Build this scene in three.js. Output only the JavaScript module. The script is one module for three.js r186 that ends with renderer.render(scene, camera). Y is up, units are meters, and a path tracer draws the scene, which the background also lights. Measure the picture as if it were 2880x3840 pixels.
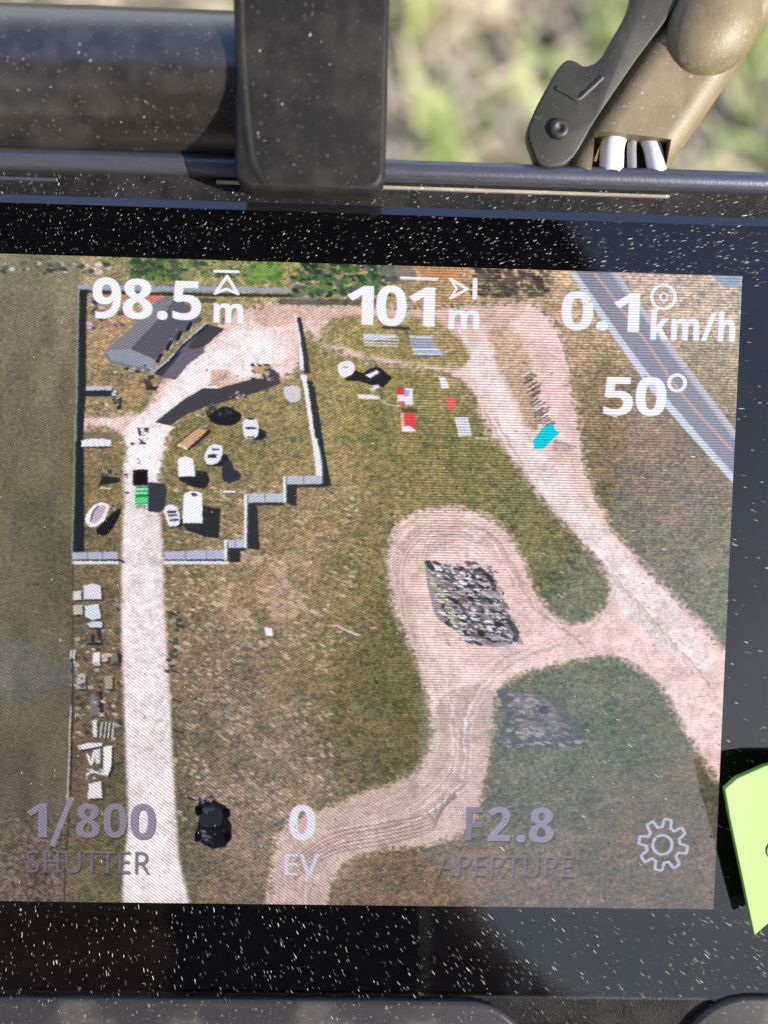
import * as THREE from 'three';
import { RoundedBoxGeometry } from 'three/addons/geometries/RoundedBoxGeometry.js';
import { MarchingCubes } from 'three/addons/objects/MarchingCubes.js';
import { mergeGeometries, toCreasedNormals } from 'three/addons/utils/BufferGeometryUtils.js';
import { Brush, Evaluator, SUBTRACTION } from 'three-bvh-csg';

// ------------------------------------------------------------------ camera, sky, sun, exposure
const scene = new THREE.Scene();
const renderer = new THREE.WebGLRenderer({ antialias: true });
renderer.toneMapping = THREE.LinearToneMapping;
renderer.toneMappingExposure = 2.2;
renderer.shadowMap.enabled = true;

const RAD = Math.PI / 180;
// the controller is held half a metre above the ground, its face tipped back 60 degrees
const PLACE = new THREE.Matrix4().makeRotationX(-60 * RAD).setPosition(0, 0.5, 0);
const LOOK = new THREE.Matrix4().makeRotationFromEuler(new THREE.Euler(-3.6856 * RAD, -1.8502 * RAD, 1.4415 * RAD, 'YXZ'));
const DIST = 118.6;                                            // millimetres from the lens to the display
const EYE = new THREE.Vector3(0, 0, DIST).applyMatrix4(LOOK);   // in the controller's own millimetres
const camera = new THREE.PerspectiveCamera(50, 0.75, 0.01, 600);
camera.position.copy(EYE).multiplyScalar(0.001).applyMatrix4(PLACE);
camera.quaternion.setFromRotationMatrix(new THREE.Matrix4().extractRotation(PLACE).multiply(LOOK));
camera.focus = DIST / 1000;
camera.userData.fStop = 12;
camera.updateMatrixWorld();

function mulberry(seed) { let a = seed >>> 0; return () => { a = (a + 0x6D2B79F5) | 0; let t = Math.imul(a ^ (a >>> 15), 1 | a); t = (t + Math.imul(t ^ (t >>> 7), 61 | t)) ^ t; return ((t ^ (t >>> 14)) >>> 0) / 4294967296; }; }
function hash2(x, y) { let h = Math.imul(x, 374761393) + Math.imul(y, 668265263) | 0; h = Math.imul(h ^ (h >>> 13), 1274126177); return ((h ^ (h >>> 16)) >>> 0) / 4294967296; }
function vnoise(x, y) {
  const xi = Math.floor(x), yi = Math.floor(y); let fx = x - xi, fy = y - yi;
  fx = fx * fx * (3 - 2 * fx); fy = fy * fy * (3 - 2 * fy);
  const a = hash2(xi, yi), b = hash2(xi + 1, yi), c = hash2(xi, yi + 1), d = hash2(xi + 1, yi + 1);
  return a + (b - a) * fx + (c - a) * fy + (a - b - c + d) * fx * fy;
}
function fbm(x, y, o = 4) { let s = 0, a = 0.5, n = 0; for (let i = 0; i < o; i++) { s += a * vnoise(x, y); n += a; a *= 0.5; x = x * 2.03 + 17.3; y = y * 2.03 + 9.1; } return s / n; }
const clamp = (v, a = 0, b = 1) => Math.min(b, Math.max(a, v));
const smooth = (a, b, v) => { const t = clamp((v - a) / (b - a)); return t * t * (3 - 2 * t); };

const SUN = new THREE.Vector3(0.66, -0.2, 0.72).transformDirection(PLACE);   // from the right, skimming the face
{
  const W = 512, H = 256, d = new Float32Array(W * H * 4);
  for (let j = 0; j < H; j++) for (let i = 0; i < W; i++) {
    const el = ((j + 0.5) / H - 0.5) * Math.PI, az = (i + 0.5) / W * 2 * Math.PI - Math.PI;
    const y = Math.sin(el), h = Math.max(0, y), t = Math.pow(1 - h, 1.25), k = (j * W + i) * 4;
    const dx = Math.cos(el) * Math.cos(az), dz = Math.cos(el) * Math.sin(az), sd = Math.max(0, dx * SUN.x + y * SUN.y + dz * SUN.z);
    const px = dx / (h + 0.25), pz = dz / (h + 0.25), c = smooth(0.46, 0.74, fbm(px * 1.3 + 40, pz * 1.3 + 11, 5)) * smooth(0.02, 0.3, h) * (0.9 - 0.8 * smooth(0.6, 0.92, h));
    const glow = 0.35 * Math.pow(sd, 6);
    const base = [0.06 + 0.6 * t + glow, 0.13 + 0.6 * t + glow * 0.95, 0.33 + 0.48 * t + glow * 0.85];
    for (let q = 0; q < 3; q++) d[k + q] = base[q] * (1 - c) + [0.95, 0.96, 1.0][q] * c;
    d[k + 3] = 1;
  }
  const sky = new THREE.DataTexture(d, W, H, THREE.RGBAFormat, THREE.FloatType);
  sky.mapping = THREE.EquirectangularReflectionMapping; sky.magFilter = THREE.LinearFilter; sky.needsUpdate = true;
  scene.background = sky; scene.environment = sky;
}
const sun = new THREE.DirectionalLight(new THREE.Color(1, 0.93, 0.82), 4.2);
sun.position.copy(SUN).multiplyScalar(5); sun.target.position.set(0, 0.4, 0); sun.castShadow = true;
sun.shadow.mapSize.set(4096, 4096);
Object.assign(sun.shadow.camera, { left: -2, right: 2, top: 2, bottom: -2, near: 0.5, far: 12 });
scene.add(sun, sun.target);

// ------------------------------------------------------------------ helpers
const P0 = new THREE.Vector3();
const FPX = 1920 / Math.tan(25 * RAD);
// where a spot measured on the photograph lies on the plane z (millimetres, the controller's own axes)
function mm(x, y, z = 0) {
  P0.set((x - 1440) / FPX, (1920 - y) / FPX, -1).applyMatrix4(LOOK);
  const t = (z - EYE.z) / P0.z;
  return [EYE.x + P0.x * t, EYE.y + P0.y * t];
}
const used = {};
function named(n) { used[n] = (used[n] ?? -1) + 1; return used[n] ? n + '_' + String(used[n]).padStart(3, '0') : n; }
function lit(m) { m.castShadow = true; m.receiveShadow = true; return m; }
function part(name, g, mat, parent, label) { g.scale(0.001, 0.001, 0.001); const m = lit(new THREE.Mesh(g, mat)); m.name = name; if (label) m.userData.label = label; parent.add(m); return m; }
function tag(o, label, category, kind, group) { if (label) o.userData.label = label; if (category) o.userData.category = category; if (kind) o.userData.kind = kind; if (group) o.userData.group = group; return o; }
function shapeOf(pts) { const s = new THREE.Shape(); pts.forEach(([x, y], i) => (i ? s.lineTo(x, y) : s.moveTo(x, y))); s.closePath(); return s; }
function smoothLoop(pts, n = 6) { const c = new THREE.CatmullRomCurve3(pts.map(([x, y]) => new THREE.Vector3(x, y, 0)), true, 'centripetal'); return c.getPoints(pts.length * n).slice(0, -1).map((p) => [p.x, p.y]); }
function roundRect(x0, y0, x1, y1, r) {
  const s = new THREE.Shape();
  s.moveTo(x0 + r, y0); s.lineTo(x1 - r, y0); s.absarc(x1 - r, y0 + r, r, -Math.PI / 2, 0); s.lineTo(x1, y1 - r); s.absarc(x1 - r, y1 - r, r, 0, Math.PI / 2);
  s.lineTo(x0 + r, y1); s.absarc(x0 + r, y1 - r, r, Math.PI / 2, Math.PI); s.lineTo(x0, y0 + r); s.absarc(x0 + r, y0 + r, r, Math.PI, 1.5 * Math.PI);
  return s;
}
function boxUV(g, s) {   // uv in millimetres times s, from the axis each face looks along
  const p = g.attributes.position, n = g.attributes.normal, uv = new Float32Array(p.count * 2);
  for (let i = 0; i < p.count; i++) {
    const ax = Math.abs(n.getX(i)), ay = Math.abs(n.getY(i)), az = Math.abs(n.getZ(i)), x = p.getX(i), y = p.getY(i), z = p.getZ(i);
    const [u, v] = az >= ax && az >= ay ? [x, y] : ay >= ax ? [x, z] : [z, y];
    uv[2 * i] = u * s; uv[2 * i + 1] = v * s;
  }
  g.setAttribute('uv', new THREE.BufferAttribute(uv, 2)); return g;
}

// ------------------------------------------------------------------ materials
// plastic with settled dust: a tile of specks and faint smears on a flat colour
function dustTile(base, dust, amount, seed, size = 512) {
  const r = mulberry(seed), d = new Float32Array(size * size);
  for (let y = 0; y < size; y++) for (let x = 0; x < size; x++) {
    const w = (n) => { const u = x / size * n, v = y / size * n, xi = Math.floor(u), yi = Math.floor(v), fx = smooth(0, 1, u - xi), fy = smooth(0, 1, v - yi), h = (a, b) => hash2(a % n + seed * 31, b % n + n); return h(xi, yi) * (1 - fx) * (1 - fy) + h(xi + 1, yi) * fx * (1 - fy) + h(xi, yi + 1) * (1 - fx) * fy + h(xi + 1, yi + 1) * fx * fy; };
    const cloud = 0.4 * w(5) + 0.3 * w(11) + 0.2 * w(23) + 0.1 * w(47);
    d[y * size + x] = amount * (0.4 * smooth(0.4, 0.75, cloud) + 0.25 * (hash2(x + seed * 977, y) - 0.2));
  }
  for (let i = 0; i < size * size * 0.004; i++) {
    const cx = r() * size, cy = r() * size, R = 0.7 + 2.2 * r() * r(), a = amount * (0.6 + 1.4 * r());
    for (let y = -4; y <= 4; y++) for (let x = -4; x <= 4; x++) { const q = clamp(R - Math.hypot(x, y) + 0.5); if (q > 0) { const k = ((Math.round(cy) + y + size) % size) * size + (Math.round(cx) + x + size) % size; d[k] = Math.max(d[k], a * q); } }
  }
  const px = new Uint8Array(size * size * 4);
  const enc = (c) => 255 * (c <= 0.0031308 ? c * 12.92 : 1.055 * Math.pow(c, 1 / 2.4) - 0.055);
  for (let k = 0; k < size * size; k++) { const a = clamp(d[k]); for (let c = 0; c < 3; c++) px[4 * k + c] = enc(base[c] + (dust[c] - base[c]) * a); px[4 * k + 3] = 255; }
  const t = new THREE.DataTexture(px, size, size); t.colorSpace = THREE.SRGBColorSpace; t.wrapS = t.wrapT = THREE.RepeatWrapping; t.magFilter = THREE.LinearFilter; t.needsUpdate = true; return t;
}
function bumpTile(size, cell, seed) {
  const px = new Uint8Array(size * size * 4), n = size / cell;
  for (let y = 0; y < size; y++) for (let x = 0; x < size; x++) {
    const u = x / cell, v = y / cell, xi = Math.floor(u), yi = Math.floor(v), fx = smooth(0, 1, u - xi), fy = smooth(0, 1, v - yi), h = (a, b) => hash2((a % n) + seed, b % n);
    const s = h(xi, yi) * (1 - fx) * (1 - fy) + h(xi + 1, yi) * fx * (1 - fy) + h(xi, yi + 1) * (1 - fx) * fy + h(xi + 1, yi + 1) * fx * fy;
    const k = 4 * (y * size + x); px[k] = px[k + 1] = px[k + 2] = 255 * s; px[k + 3] = 255;
  }
  const t = new THREE.DataTexture(px, size, size); t.wrapS = t.wrapT = THREE.RepeatWrapping; t.magFilter = THREE.LinearFilter; t.needsUpdate = true; return t;
}
// finger grease on the glass: roughness between a clean 0.02 and a smeared 0.11
function smearMap() {
  const N = 1024, px = new Uint8Array(N * N * 4);
  for (let y = 0; y < N; y++) for (let x = 0; x < N; x++) {
    const w = fbm(x / 160, y / 160, 3) * 260, a = fbm((x + w) / 26 + y / 60, (y - w) / 90, 4), b = smooth(0.42, 0.7, fbm(x / 120 + 31, y / 120 + 8, 3)), k = 4 * (y * N + x);
    px[k] = px[k + 1] = px[k + 2] = 255 * (0.02 + 0.09 * b * smooth(0.4, 0.7, a) + 0.012 * hash2(x, y)); px[k + 3] = 255;
  }
  const t = new THREE.DataTexture(px, N, N); t.wrapS = t.wrapT = THREE.MirroredRepeatWrapping; t.repeat.set(1 / 70, 1 / 70); t.magFilter = THREE.LinearFilter; t.needsUpdate = true; return t;
}
const DUST = [0.42, 0.38, 0.34];
const grainBump = bumpTile(256, 2, 3);
const M = {
  housing: new THREE.MeshPhysicalMaterial({ name: 'dusty black plastic', map: dustTile([0.006, 0.006, 0.007], DUST, 0.07, 5), roughness: 0.5, specularIntensity: 0.25, bumpMap: grainBump, bumpScale: 0.00003 }),
  rail: new THREE.MeshPhysicalMaterial({ name: 'satin black rail', map: dustTile([0.12, 0.125, 0.155], DUST, 0.12, 9), roughness: 0.34, metalness: 0.75, bumpMap: grainBump, bumpScale: 0.000012 }),
  handle: new THREE.MeshPhysicalMaterial({ name: 'dusty handle plastic', map: dustTile([0.012, 0.0105, 0.0095], DUST, 0.1, 21), roughness: 0.25, bumpMap: grainBump, bumpScale: 0.000008, ior: 1.9 }),
  clamp: new THREE.MeshPhysicalMaterial({ name: 'dusty clamp plastic', map: dustTile([0.009, 0.0085, 0.008], DUST, 0.08, 33), roughness: 0.5, specularIntensity: 0.5, bumpMap: grainBump, bumpScale: 0.000012 }),
  border: new THREE.MeshPhysicalMaterial({ name: 'black border print', color: new THREE.Color(0.002, 0.002, 0.0025), roughness: 0.9, specularIntensity: 0 }),
  antenna: new THREE.MeshPhysicalMaterial({ name: 'khaki dusted antenna plastic', map: dustTile([0.14, 0.107, 0.058], [0.5, 0.42, 0.3], 0.26, 41), roughness: 0.5, bumpMap: grainBump, bumpScale: 0.000018 }),
  bracket: new THREE.MeshPhysicalMaterial({ name: 'olive black bracket plastic', map: dustTile([0.016, 0.016, 0.012], DUST, 0.07, 47), roughness: 0.5 }),
  lip: new THREE.MeshStandardMaterial({ name: 'dusty lip with painted sun', map: dustTile([0.2, 0.175, 0.14], [0.5, 0.44, 0.36], 0.8, 53), roughness: 0.9 }),  // dusty, but its pale tan also paints in sunlight caught by the ledge
  cable: new THREE.MeshStandardMaterial({ name: 'white cable sleeve', color: new THREE.Color(0.62, 0.6, 0.62), roughness: 0.5 }),
  cableGrey: new THREE.MeshStandardMaterial({ name: 'grey cable sleeve', color: new THREE.Color(0.2, 0.2, 0.22), roughness: 0.5 }),
  plate: new THREE.MeshPhysicalMaterial({ name: 'dark plate plastic', map: dustTile([0.02, 0.02, 0.023], DUST, 0.2, 61), roughness: 0.35, specularIntensity: 0.8 }),
  lime: new THREE.MeshPhysicalMaterial({ name: 'lime green plastic', map: dustTile([0.145, 0.3, 0.05], [0.2, 0.34, 0.1], 0.5, 67), roughness: 0.55 }),
  rivet: new THREE.MeshStandardMaterial({ name: 'grey rivet', color: new THREE.Color(0.12, 0.13, 0.11), roughness: 0.6 }),
  glass: new THREE.MeshPhysicalMaterial({ name: 'cover glass', color: 0xffffff, transmission: 1, thickness: 0, roughness: 1, roughnessMap: smearMap(), ior: 1.6 }),
  edge: new THREE.MeshPhysicalMaterial({ name: 'polished glass edge', color: new THREE.Color(0.01, 0.01, 0.014), roughness: 0.12, ior: 2.1 }),
};
for (const k of ['housing', 'rail', 'handle', 'clamp', 'antenna', 'bracket', 'lip', 'plate', 'lime']) { const m = M[k]; m.map.repeat.set(1 / 26, 1 / 26); if (m.bumpMap) { m.bumpMap = grainBump.clone(); m.bumpMap.repeat.set(1 / 14, 1 / 14); m.bumpMap.needsUpdate = true; } }

// ------------------------------------------------------------------ the picture on the display
let screenTexture;
{
  const TW = 2048, TH = 1536, X0 = -86.4, X1 = 37.92, Y0 = -43.6, Y1 = 26.32;
  const kx = TW / (X1 - X0), ky = TH / (Y1 - Y0);
  const canvas = () => { const c = document.createElement('canvas'); c.width = TW; c.height = TH; return [c, c.getContext('2d')]; };
  // spots are written down in the photograph's 2880 x 3840 grid, in tenths of the page (q) or in a close-up's own grid (zone)
  const spot = (x, y) => { const [a, b] = mm(x, y, 0); return [(a - X0) * kx, (Y1 - b) * ky]; };
  const zone = (ox, oy, s) => (p) => spot(ox + p[0] * s, oy + p[1] * s);
  const Q = zone(0, 0, 1.736), S = zone(0, 0, 1);
  const z1 = zone(200, 950, 0.422), z2 = zone(800, 950, 0.422), z3 = zone(1200, 950, 0.4822), z4 = zone(1980, 950, 0.5425), z5 = zone(200, 1550, 0.422), z6 = zone(550, 1450, 0.4521), z7 = zone(0, 2100, 0.5425), z9 = zone(800, 1700, 0.4822), zA = zone(1400, 1800, 0.4822), zB = zone(1600, 2500, 0.5425), zC = zone(600, 2900, 0.422);
  const rgb = (c, a = 1) => `rgba(${c[0]},${c[1]},${c[2]},${a})`;
  const trace = (g, z, pts, close = true) => { g.beginPath(); pts.forEach((p, i) => { const [x, y] = z(p); if (i) g.lineTo(x, y); else g.moveTo(x, y); }); if (close) g.closePath(); };
  const curve = (g, z, pts, close = true) => { const c = new THREE.CatmullRomCurve3(pts.map((p) => { const [x, y] = z(p); return new THREE.Vector3(x, y, 0); }), close, 'centripetal').getPoints(pts.length * 8); g.beginPath(); c.forEach((p, i) => (i ? g.lineTo(p.x, p.y) : g.moveTo(p.x, p.y))); if (close) g.closePath(); };
  const fill = (g, z, c, pts, a) => { trace(g, z, pts); g.fillStyle = rgb(c, a); g.fill(); };
  const soft = (g, z, c, pts, a) => { curve(g, z, pts); g.fillStyle = rgb(c, a); g.fill(); };
  const stroke = (g, z, c, w, pts, a) => { curve(g, z, pts, false); g.strokeStyle = rgb(c, a); g.lineWidth = w * kx * 0.0288; g.lineCap = 'round'; g.lineJoin = 'round'; g.stroke(); };

  // ---- land: a loose net of ground tones, lower right tinted with painted glass haze
  const tones = [[100, 960, 150, 148, 84], [60, 1080, 128, 126, 92], [100, 1300, 128, 120, 92], [100, 1600, 108, 100, 72], [100, 2000, 92, 84, 60], [100, 2400, 88, 80, 62], [100, 2800, 80, 71, 56], [120, 3250, 108, 94, 86], [-700, 1200, 120, 112, 84], [-700, 2200, 86, 80, 60], [-700, 3200, 84, 76, 60],
    [360, 1250, 168, 134, 104], [350, 1400, 168, 132, 98], [450, 1480, 132, 122, 78], [430, 1680, 112, 104, 60], [420, 1950, 106, 96, 60], [360, 2250, 104, 92, 62], [400, 2600, 92, 84, 62], [420, 2950, 78, 72, 46], [400, 3200, 84, 84, 48], [360, 3360, 86, 84, 52],
    [1000, 1600, 126, 120, 72], [900, 1900, 122, 112, 68], [800, 2060, 106, 100, 58], [1100, 1450, 134, 124, 72], [700, 1600, 108, 100, 52], [1050, 1250, 192, 156, 124],
    [1450, 1500, 112, 118, 56], [1300, 1420, 120, 120, 58], [1600, 1600, 112, 116, 56], [1300, 1800, 150, 128, 86], [1500, 1790, 136, 110, 68], [1150, 1880, 142, 122, 90], [1150, 2050, 156, 126, 92], [1200, 2250, 138, 112, 80], [1120, 2150, 152, 124, 92], [800, 2400, 122, 104, 78], [1000, 2180, 176, 146, 120], [1000, 2350, 150, 126, 102], [900, 2650, 134, 118, 96], [1350, 2120, 78, 94, 42], [1390, 2240, 76, 92, 42], [1100, 2420, 126, 104, 72], [1300, 2500, 96, 92, 54], [1450, 2650, 84, 86, 42], [950, 2500, 108, 98, 72], [720, 2280, 110, 98, 74], [680, 2500, 88, 86, 58], [750, 2700, 92, 86, 62], [1080, 2800, 136, 122, 102], [1400, 2880, 82, 78, 48], [1000, 3000, 146, 130, 114], [760, 2900, 84, 76, 56], [900, 3280, 112, 98, 82],
    [1700, 1850, 96, 108, 54], [1600, 1850, 112, 108, 60], [2080, 1980, 98, 102, 60], [2000, 2120, 122, 116, 88], [2180, 2280, 88, 102, 58], [2050, 1900, 96, 104, 56], [2300, 1750, 122, 96, 72], [2420, 1860, 114, 98, 78], [2600, 1950, 124, 110, 90], [2600, 2150, 104, 112, 78], [2480, 1500, 122, 110, 76], [2350, 1280, 110, 100, 74], [2690, 1250, 158, 150, 108], [2650, 2400, 104, 108, 82], [2420, 2600, 88, 100, 70], [2550, 2850, 84, 80, 56], [2250, 2700, 80, 92, 70], [1950, 2900, 88, 98, 80], [1700, 3320, 108, 90, 70], [2200, 3320, 92, 84, 74], [2600, 3150, 92, 82, 68],
    [600, 1010, 112, 120, 72], [1000, 1010, 142, 146, 76], [1600, 1030, 196, 156, 92], [1800, 1080, 120, 104, 84], [2000, 1040, 214, 184, 142], [2400, 1050, 214, 186, 160], [2650, 1060, 202, 176, 162], [1900, 1300, 168, 140, 98], [1980, 1500, 160, 134, 98]];
  const NX = 96, NY = 72, net = new Float32Array(NX * NY * 3), seats = tones.map((t) => [...S(t), t[2], t[3], t[4]]);
  for (let j = 0; j < NY; j++) for (let i = 0; i < NX; i++) {
    const x = i / (NX - 1) * TW, y = j / (NY - 1) * TH; let w = 0, r = 0, g = 0, b = 0;
    for (const s of seats) { const d2 = (x - s[0]) ** 2 + ((y - s[1]) * kx / ky) ** 2, q = 1 / (d2 * d2 / 4e6 + 60); w += q; r += q * s[2]; g += q * s[3]; b += q * s[4]; }
    const k = 3 * (j * NX + i); net[k] = r / w; net[k + 1] = g / w; net[k + 2] = b / w;
  }
  const [ca, A] = canvas();
  // the straight edge of the ploughed field, in millimetres from the display's left side, at v millimetres from its top
  const edgeAt = [[295, 955], [296, 1080], [282, 1700], [275, 2110], [268, 2500], [258, 2800], [240, 3400]].map((p) => { const [a, b] = S(p); return [a / kx, b / ky]; });
  const fenceX = (v) => { for (let i = 1; i < edgeAt.length; i++) if (v <= edgeAt[i][1]) { const t = clamp((v - edgeAt[i - 1][1]) / (edgeAt[i][1] - edgeAt[i - 1][1])); return edgeAt[i - 1][0] + (edgeAt[i][0] - edgeAt[i - 1][0]) * t; } return edgeAt[edgeAt.length - 1][0]; };
  const fieldC = [0, 0, 0];
  {
    const im = A.createImageData(TW, TH), d = im.data;
    for (let y = 0; y < TH; y++) for (let x = 0; x < TW; x++) {
      const u = x / kx, v = y / ky;                                    // millimetres on the display
      const wx = clamp(x / TW * (NX - 1) + (vnoise(u / 3, v / 3) - 0.5) * 3.4, 0, NX - 1.001), wy = clamp(y / TH * (NY - 1) + (vnoise(u / 3 + 90, v / 3) - 0.5) * 3.4, 0, NY - 1.001);
      const xi = wx | 0, yi = wy | 0, fx = wx - xi, fy = wy - yi, k = 4 * (y * TW + x), n0 = 3 * (yi * NX + xi), n1 = n0 + 3 * NX;
      const patch = fbm(u * 0.42 + 7, v * 0.42, 3) - 0.5, mid = fbm(u * 1.3 + v * 0.6, v * 2.1 + 50, 3) - 0.5, fine = fbm(u * 5.2, v * 7.5 + 20, 2) - 0.5;
      const m = 1.08 + patch * 0.26 + mid * 0.34 + fine * 0.8 + (hash2(x >> 1, y >> 1) - 0.5) * 0.16, warm = patch * 16 + mid * 10;
      const fieldEdge = fenceX(v), inField = smooth(fieldEdge + 0.25, fieldEdge - 0.25, u);
      if (inField > 0.01) { const tone = 1.04 + (fbm(u * 0.5, v * 0.22 + 3, 2) - 0.5) * 0.3 + (fbm(u * 4 + 9, v * 5, 2) - 0.5) * (0.35 + 0.7 * smooth(58, 66, v)) + (hash2(x >> 1, (y >> 1) + 5) - 0.5) * 0.2, gy = v / 69.9; const fc = gy < 0.35 ? [128 - 80 * gy, 122 - 80 * gy, 92 - 70 * gy] : [100 - 18 * (gy - 0.35) + 60 * Math.max(0, gy - 0.85), 94 - 22 * (gy - 0.35) + 40 * Math.max(0, gy - 0.85), 70 - 10 * (gy - 0.35) + 70 * Math.max(0, gy - 0.85)]; for (let q = 0; q < 3; q++) fieldC[q] = fc[q] * tone; }
      for (let q = 0; q < 3; q++) { const a = net[n0 + q] * (1 - fx) + net[n0 + 3 + q] * fx, b = net[n1 + q] * (1 - fx) + net[n1 + 3 + q] * fx; d[k + q] = clamp(((a * (1 - fy) + b * fy) * m + [1, -0.2, -0.1][q] * warm) * [1.025, 1.0, 1.02][q] * (1 - inField) + fieldC[q] * inField, 0, 255); }
      d[k + 3] = 255;
    }
    A.putImageData(im, 0, 0);
  }
  const r = mulberry(4242);
  const flecks = (n, box, size, cols, a0, lean = 0.35) => { for (let i = 0; i < n; i++) { const x = box[0] + (box[2] - box[0]) * r(), y = box[1] + (box[3] - box[1]) * r(); if (fbm(x / 70, y / 55 + 5, 2) < 0.44) continue; const [a, b] = S([x, y]), l = size * (0.4 + r()), c = cols[Math.floor(r() * cols.length)]; A.save(); A.translate(a, b); A.rotate(lean + (r() - 0.5) * 0.5); A.fillStyle = rgb(c, a0 * (0.4 + 0.6 * r())); A.beginPath(); A.ellipse(0, 0, l * kx * 0.0288, l * 0.42 * ky * 0.0288, 0, 0, 6.3); A.fill(); A.restore(); } };
  const straw = [[214, 186, 150], [226, 200, 170], [196, 164, 132], [206, 192, 158]], moss = [[62, 74, 30], [74, 88, 40], [58, 56, 34]];
  flecks(1100, [560, 1820, 1350, 2420], 9, straw, 0.8); flecks(1000, [600, 2250, 1250, 3080], 9, straw, 0.75, 0.6); flecks(160, [1150, 1650, 1750, 1950], 8, straw, 0.6, 0.2);
  flecks(520, [830, 2080, 1150, 2330], 13, [[198, 168, 144], [214, 184, 162], [176, 148, 126]], 0.55, 0.3); flecks(420, [760, 2550, 1180, 3050], 12, [[170, 150, 130], [190, 170, 150]], 0.45, 0.7); flecks(700, [1250, 1950, 1500, 2950], 9, moss, 0.55); flecks(500, [1150, 1400, 1800, 1950], 7, [[92, 104, 44], [134, 138, 70], [80, 84, 40]], 0.5, 0.1); flecks(400, [560, 1500, 1150, 2100], 6, [[96, 96, 50], [150, 138, 88]], 0.4, 0.1); flecks(260, [1600, 1750, 2300, 2350], 12, moss, 0.4); flecks(280, [2180, 1250, 2760, 2500], 12, [[84, 76, 66], [150, 136, 118], [92, 104, 72]], 0.5, 0.5);
  flecks(260, [620, 2700, 1250, 3200], 10, [[190, 172, 160], [170, 148, 140]], 0.6, 0.7); flecks(200, [0, 3050, 230, 3400], 13, [[140, 118, 112], [70, 58, 52]], 0.6, 1.2);

  // ---- dirt: tracks and yards
  const dirt = [234, 198, 188], pale = [255, 240, 242];
  const [cb, B] = canvas();
  const outline = [[172, 898], [240, 896], [292, 893], [322, 870], [336, 838], [395, 782], [440, 730], [475, 695], [530, 664], [600, 652], [760, 656], [900, 664], [1000, 660], [1130, 648], [1185, 676], [1222, 744], [1236, 820], [1254, 930], [1266, 1010], [1292, 1086], [1330, 1150], [1392, 1222], [1470, 1300], [1566, 1404], [1575, 1560], [1552, 1690], [1506, 1622], [1468, 1556], [1430, 1492], [1398, 1458], [1350, 1426], [1300, 1418], [1245, 1426], [1180, 1442], [1112, 1462], [1078, 1490], [1066, 1540], [1060, 1610], [1048, 1690], [1028, 1762], [998, 1802], [930, 1826], [830, 1836], [762, 1852], [724, 1888], [706, 1950], [704, 1990], [584, 1990], [584, 1860], [592, 1806], [640, 1772], [716, 1738], [800, 1706], [856, 1688], [905, 1658], [931, 1600], [929, 1540], [908, 1458], [880, 1390], [850, 1320], [836, 1240], [832, 1190], [848, 1140], [880, 1112], [930, 1097], [990, 1096], [1050, 1110], [1092, 1140], [1126, 1190], [1146, 1250], [1172, 1300], [1208, 1338], [1244, 1346], [1282, 1336], [1310, 1300], [1312, 1250], [1290, 1210], [1240, 1158], [1190, 1106], [1150, 1054], [1108, 998], [1060, 944], [1030, 880], [1012, 838], [960, 806], [860, 792], [760, 772], [700, 748], [660, 716], [652, 760], [640, 806], [600, 822], [545, 838], [470, 862], [404, 890], [372, 930], [354, 985], [346, 1040], [350, 1190], [356, 1320], [364, 1460], [376, 1700], [386, 1850], [400, 1990], [284, 1990], [276, 1750], [268, 1550], [262, 1400], [263, 1190], [268, 1000], [266, 950], [230, 924], [172, 926]];
  soft(B, Q, dirt, outline);
  B.globalCompositeOperation = 'source-atop';
  { const yard = [[346, 860], [400, 795], [452, 750], [520, 715], [590, 725], [610, 770], [560, 800], [470, 835], [400, 872], [356, 930], [340, 1040], [280, 1040], [276, 950], [300, 900]], cx = 430, cy = 850; for (const k of [1.12, 1.02, 0.9, 0.78]) soft(B, Q, pale, yard.map(([x, y]) => [cx + (x - cx) * k, cy + (y - cy) * k]), 0.4); soft(B, Q, pale, [[276, 920], [330, 905], [346, 960], [346, 1040], [268, 1040]], 0.6); }
  soft(B, Q, [236, 226, 230], [[270, 1040], [345, 1040], [352, 1300], [366, 1500], [384, 1800], [400, 2000], [286, 2000], [270, 1500]], 0.8);
  soft(B, Q, [206, 170, 148], [[560, 640], [1130, 640], [1120, 690], [980, 700], [700, 690], [560, 700]], 0.6);
  soft(B, Q, [206, 172, 140], [[655, 700], [720, 745], [860, 775], [980, 790], [960, 815], [800, 795], [690, 750]], 0.6);
  soft(B, Q, [234, 216, 214], [[1000, 740], [1040, 740], [1120, 900], [1240, 1060], [1330, 1180], [1480, 1330], [1540, 1450], [1400, 1380], [1260, 1200], [1130, 1020], [1050, 880]], 0.75);
  soft(B, Q, [188, 160, 150], [[1040, 1480], [1100, 1600], [1060, 1800], [900, 1860], [720, 1880], [720, 2000], [560, 2000], [560, 1800], [800, 1680], [920, 1600], [960, 1500]], 0.75);
  soft(B, Q, [206, 176, 166], [[820, 1180], [930, 1110], [1000, 1150], [920, 1210], [900, 1330], [960, 1480], [900, 1480], [830, 1300]], 0.6);
  for (let i = 0; i < 12; i++) stroke(B, Q, i % 2 ? [172, 142, 134] : [234, 212, 208], 6, [[905 + i * 5, 1210 - i * 4], [930 + i * 3, 1140 + i * 5], [985, 1118 + i * 7], [1040 - i * 3, 1135 + i * 6], [1075 - i * 3, 1190 + i * 2]], 0.45);
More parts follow.
